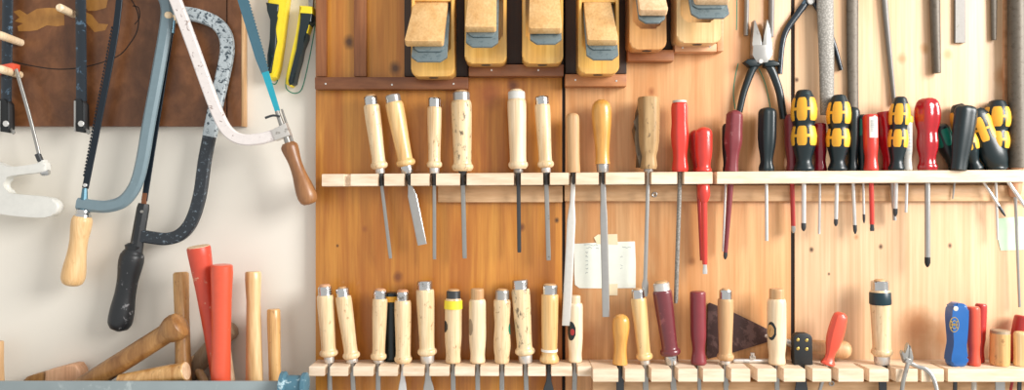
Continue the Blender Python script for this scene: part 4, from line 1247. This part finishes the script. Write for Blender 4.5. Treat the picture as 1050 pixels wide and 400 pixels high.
for rr in (2.6,):
    sweep([(978.5 + rr * math.cos(q), 333 + rr * 1.6 * math.sin(q)) for q in [2 * math.pi * i / 14 for i in range(15)]], d + .0112, .7, .0006, k=1, bm=bm)
sweep([(975, 329), (978.5, 334), (982, 329)], d + .0112, .8, .0006, k=4, bm=bm)
sweep([(975, 337), (978.5, 332), (982, 337)], d + .0112, .8, .0006, k=4, bm=bm)
link('emblem', bm, 'brass', t, label='gold oval emblem')
link('collar', loft(p1 + Vector((0, 0, .0012)), p1 + Vector((0, 0, -.001)), [(0, .010), (1, .009)], n=20), 'amber', t)
link('shaft', loft(p1, P(979, 430, d - .02), [(0, M(2)), (1, M(2))], n=12), 'steel_dark', t)
# hooks for the orange-red pair
driver('nearer orange-red slim handle beside the blue one', 998, 314.5, 998.8, 12.5, .048, 'tubey', 'coral', (998.5, 430, 5, 'clear', 0, '', .044), shape='round', rack='R', grp='screwdrivers in the lower racks')
driver('farther red slim handle behind the orange-red one', 1006, 311.5, 1003.5, 11, .022, 'tubey', 'red_dark', None, shape='round', rack='R', grp='screwdrivers in the lower racks')
chisel('short stubby wooden handle with a grey flat top', 'R', 1025.5, 338.5, 1025, 18.5, d=.046, hoop=(18, 3.5), hoopmat='grey_wood', mat='hickory', style=[(0, 1), (.05, 1), (.5, 1.0), (.9, 1.0), (1, .95)], name='file', cat_='file', grp='files in the lower right rack', blade=(1026, 430, 'chisel', 10, .004, 8, 'steel'))
driver('red handle leaning at the right edge behind a wooden one', 1050, 324, 1041, 17, .024, 'tubey', 'red_dark', (1030, 430, 4, 'red_dark'), shape='round', rack='R', grp='screwdrivers in the lower racks')
chisel('pale rounded wooden handle at the bottom right corner', 'R', 1046.5, 340, 1046, 13, d=.050, mat='hickory_pale', style='plain', name='file', cat_='file', grp='files in the lower right rack', blade=(1044, 430, 'thin', 4, .004, 4, 'steel_dark'))

# ------------------------------------------------------------------ tools hanging from above
HG = 'files hanging above the upper rack'


def hang(label, pts, w, th, mat, d, name='file', cat_='file', shape='round', taper=(1, 1), tip=None, group=HG):
    t = thing(name, label, cat_, P(pts[-1][0], pts[-1][1], d), group)
    bm = sweep(pts, d, w, th, shape=shape, k=4, taper=taper, n=18)
    link('blade', bm, mat, t)
    return t


hang('thin grey file with rounded tip left of the combination pliers', [(765.5, -60), (765.5, 0), (764.8, 36.5)], 5.8, .009, 'file', .006, taper=(1, .8))
hang('thin grey file right above the combination pliers jaws', [(791, -60), (791, 0), (790.5, 38)], 7, .010, 'file', .0065, taper=(1, .75))
t = hang('wide pale grey rasp hanging beside the black pincers', [(845, -80), (846, 0), (847.5, 60), (848, 118)], 18.5, .011, 'rasp', .0175, taper=(1.04, .76))
hang('long brownish flat file right of the rasp', [(874, -80), (874, 0), (874.2, 60), (875, 121)], 12.5, .010, 'file_brown', .0065, taper=(1.06, .86))
hang('thin slanting round file above the red screwdrivers', [(902, -80), (907, 0), (912, 55), (917, 107)], 6.5, .009, 'file', .006, taper=(1.15, .6))
hang('thick grey round file with blunt tip above the red-handled driver', [(957.5, -80), (958.5, 0), (960.5, 75)], 11, .014, 'file_brown', .009, taper=(1.2, .72))
hang('short flat silver file end at the top right', [(984, -80), (984, 0), (984, 44)], 11, .005, 'file', .004, shape='rect')
hang('short thin dark file end at the top right', [(1018.5, -80), (1019, 0), (1019, 41)], 6.5, .007, 'file_brown', .006, taper=(1.3, .75))
hang('very thick grey-brown round bar at the right edge', [(1042, -80), (1042.5, 60), (1043.5, 172)], 17, .026, 'file_brown', .019, name='steel_bar', cat_='bar', taper=(1, 1))

# combination pliers
d = .012
t = thing('pliers', 'combination pliers with steel jaws and long dark green-black grips', 'pliers', P(782, 118, d), 'pliers')
link('jaw', prism([(771.5, 22), (773.5, 21), (776.5, 31), (779, 38), (780.3, 44), (780.3, 62), (771, 58), (770.2, 46)], d - .006, d + .007, .0015), 'steel_dull', t)
link('jaw', prism([(784.5, 21), (786.5, 21.5), (788.5, 30), (790.5, 44), (790, 58), (780.6, 62), (780.6, 44), (783, 38)], d - .006, d + .0075, .0015), 'steel_dull', t)
link('joint', prism([(771, 47), (790.5, 46), (791, 56), (786, 65), (775, 65), (770, 57)], d - .005, d + .0085, .002), 'steel', t)
link('pivot', disc(P(779.8, 63, d + .008), M(2.4), .003, n=16), 'steel_bright', t)
link('grip', sweep([(778, 63), (772, 70), (767, 82), (762, 97), (758, 115)], d, 7.8, .012, shape='round', taper=(1.1, .85)), 'black_green', t)
link('grip', sweep([(783, 62), (790, 70), (796, 84), (800, 98), (803.5, 122)], d, 8.2, .012, shape='round', taper=(1.1, .9)), 'black_green', t)
bm = prism([(762, 64), (766, 61), (776, 60.5), (780, 65), (777, 69), (768, 69)], d - .006, d + .008, .003, segs=3)
link('guard', bm, 'black_green', t)
bm = prism([(782, 62), (792, 62), (798, 64.5), (799, 67.5), (790, 69.5), (783, 69)], d - .006, d + .008, .003, segs=3)
link('guard', bm, 'black_green', t)
wb = bpy.data.objects['wall_back.001']
mk = bmesh.new()
sweep([(757, 65), (754, 78), (752, 96), (754, 112)], .0002, .9, .0006, bm=mk)
sweep([(778, 70), (784, 84), (788, 100), (790, 112)], .0002, .9, .0006, bm=mk)
sweep([(755.5, -6), (755.5, 14), (755.2, 31)], .0002, .9, .0006, bm=mk)
link('outline_mark', mk, 'marker_green', wb, label='green drawn outlines round the pliers')

# black pincers hanging behind the rasp
d = .006
t = thing('pliers', 'black pincers with thin spread handles hanging behind the rasp', 'pliers', P(830, 75, d), 'pliers')
link('handle', sweep([(836, -22), (829, -2), (818, 14), (807, 30), (802, 46), (799.5, 76)], d, 6.2, .008, shape='round', taper=(1.3, .85)), 'black_blue', t)
link('handle', sweep([(826, -22), (833, -2), (842, 14), (851, 34), (857, 52), (862.5, 72)], d - .0005, 5.6, .008, shape='round', taper=(1.3, .75)), 'black_blue', t)
link('pivot', disc(P(831, 1, d + .003), M(4.2), .004, n=18), 'steel', t)

# ------------------------------------------------------------------ notes
t = thing('paper_note', 'white handwritten paper note taped behind the long files', 'paper', P(619, 296, .001), 'notes on the wall')
ol = [(589, 250), (602, 249.5), (620, 248.2), (651, 247.6), (652, 270), (651.8, 295.4), (618, 295.8), (594, 295.5), (589.5, 292), (588.8, 280)]
link('sheet', prism(ol, .0004, .0011, dm=.001), 'paper', t)
tb = prism([(609, 243.5), (613, 240.5), (633, 240), (633.5, 251), (612, 250)], .0011, .0016, dm=.001)
link('tape', prism([(617, 292), (633.4, 291), (633.2, 303), (620, 303)], .0011, .0016, dm=.001), 'masking', t, label='cream masking tape under the sheet')
link('tape', tb, 'masking', t, label='cream masking tape')
ink = bmesh.new()
dk = .0013
for (x, y, w_) in ((599, 251.5, 14), (601, 254.5, 6), (611, 254.5, 3), (638, 253.5, 9)):
    pts = [(x + i * w_ / 6, y + random.uniform(-.9, .9)) for i in range(7)]
    sweep(pts, dk, .45, .0003, k=3, bm=ink)
for i in range(6):
    y = 259 + i * 4.2
    pts = [(600.5 + j * .8, y + random.uniform(-1.0, 1.0)) for j in range(4)]
    sweep(pts, dk, .45, .0003, k=3, bm=ink)
    if i in (1, 3, 4):
        pts = [(636 + j * .8, y + random.uniform(-1.0, 1.0)) for j in range(4)]
        sweep(pts, dk, .35, .0003, k=3, bm=ink)
link('handwriting', ink, 'ink', t, label='faint grey handwriting')
tag(link('paper_note', prism([(1023, 224), (1046, 222), (1062, 224), (1062, 256), (1026, 257), (1022, 240)], .0004, .0009), 'paper_green', base=P(1040, 257)), 'pale green paper note at the right edge', 'paper', 'notes on the wall')

# clean helper keys
for o in list(C.objects):
    for k_ in ('_base', '_ax'):
        if k_ in o:
            del o[k_]

# ------------------------------------------------------------------ light, camera
w = bpy.data.worlds.new('World'); bpy.context.scene.world = w
w.use_nodes = True
bg = w.node_tree.nodes['Background']
bg.inputs['Color'].default_value = (1, .985, .96, 1)
bg.inputs['Strength'].default_value = .76


def area(name, loc, target, sx, sy, power, col):
    l = bpy.data.lights.new(name, 'AREA'); l.shape = 'RECTANGLE'; l.size = sx; l.size_y = sy
    l.energy = power; l.color = col
    o = bpy.data.objects.new(name, l); C.objects.link(o)
    o.location = loc
    o.rotation_euler = (Vector(target) - Vector(loc)).to_track_quat('-Z', 'Y').to_euler()
    return o


area('window_daylight', (2.3, -1.5, 2.35), (.35, 0, 1.4), 1.3, 1.3, 118, (1, .975, .945))

cam = bpy.data.cameras.new('camera'); co = bpy.data.objects.new('camera', cam); C.objects.link(co)
co.location = (0, -D, ZC); co.rotation_euler = (math.pi / 2, 0, 0)
cam.sensor_width = 36; cam.lens = 36 * D / 1.785; cam.clip_start = .01
sc = bpy.context.scene
sc.camera = co
sc.view_settings.view_transform = 'Standard'
sc.view_settings.look = 'None'
sc.view_settings.gamma = 1
sc.view_settings.use_curve_mapping = False
sc.view_settings.exposure = .08
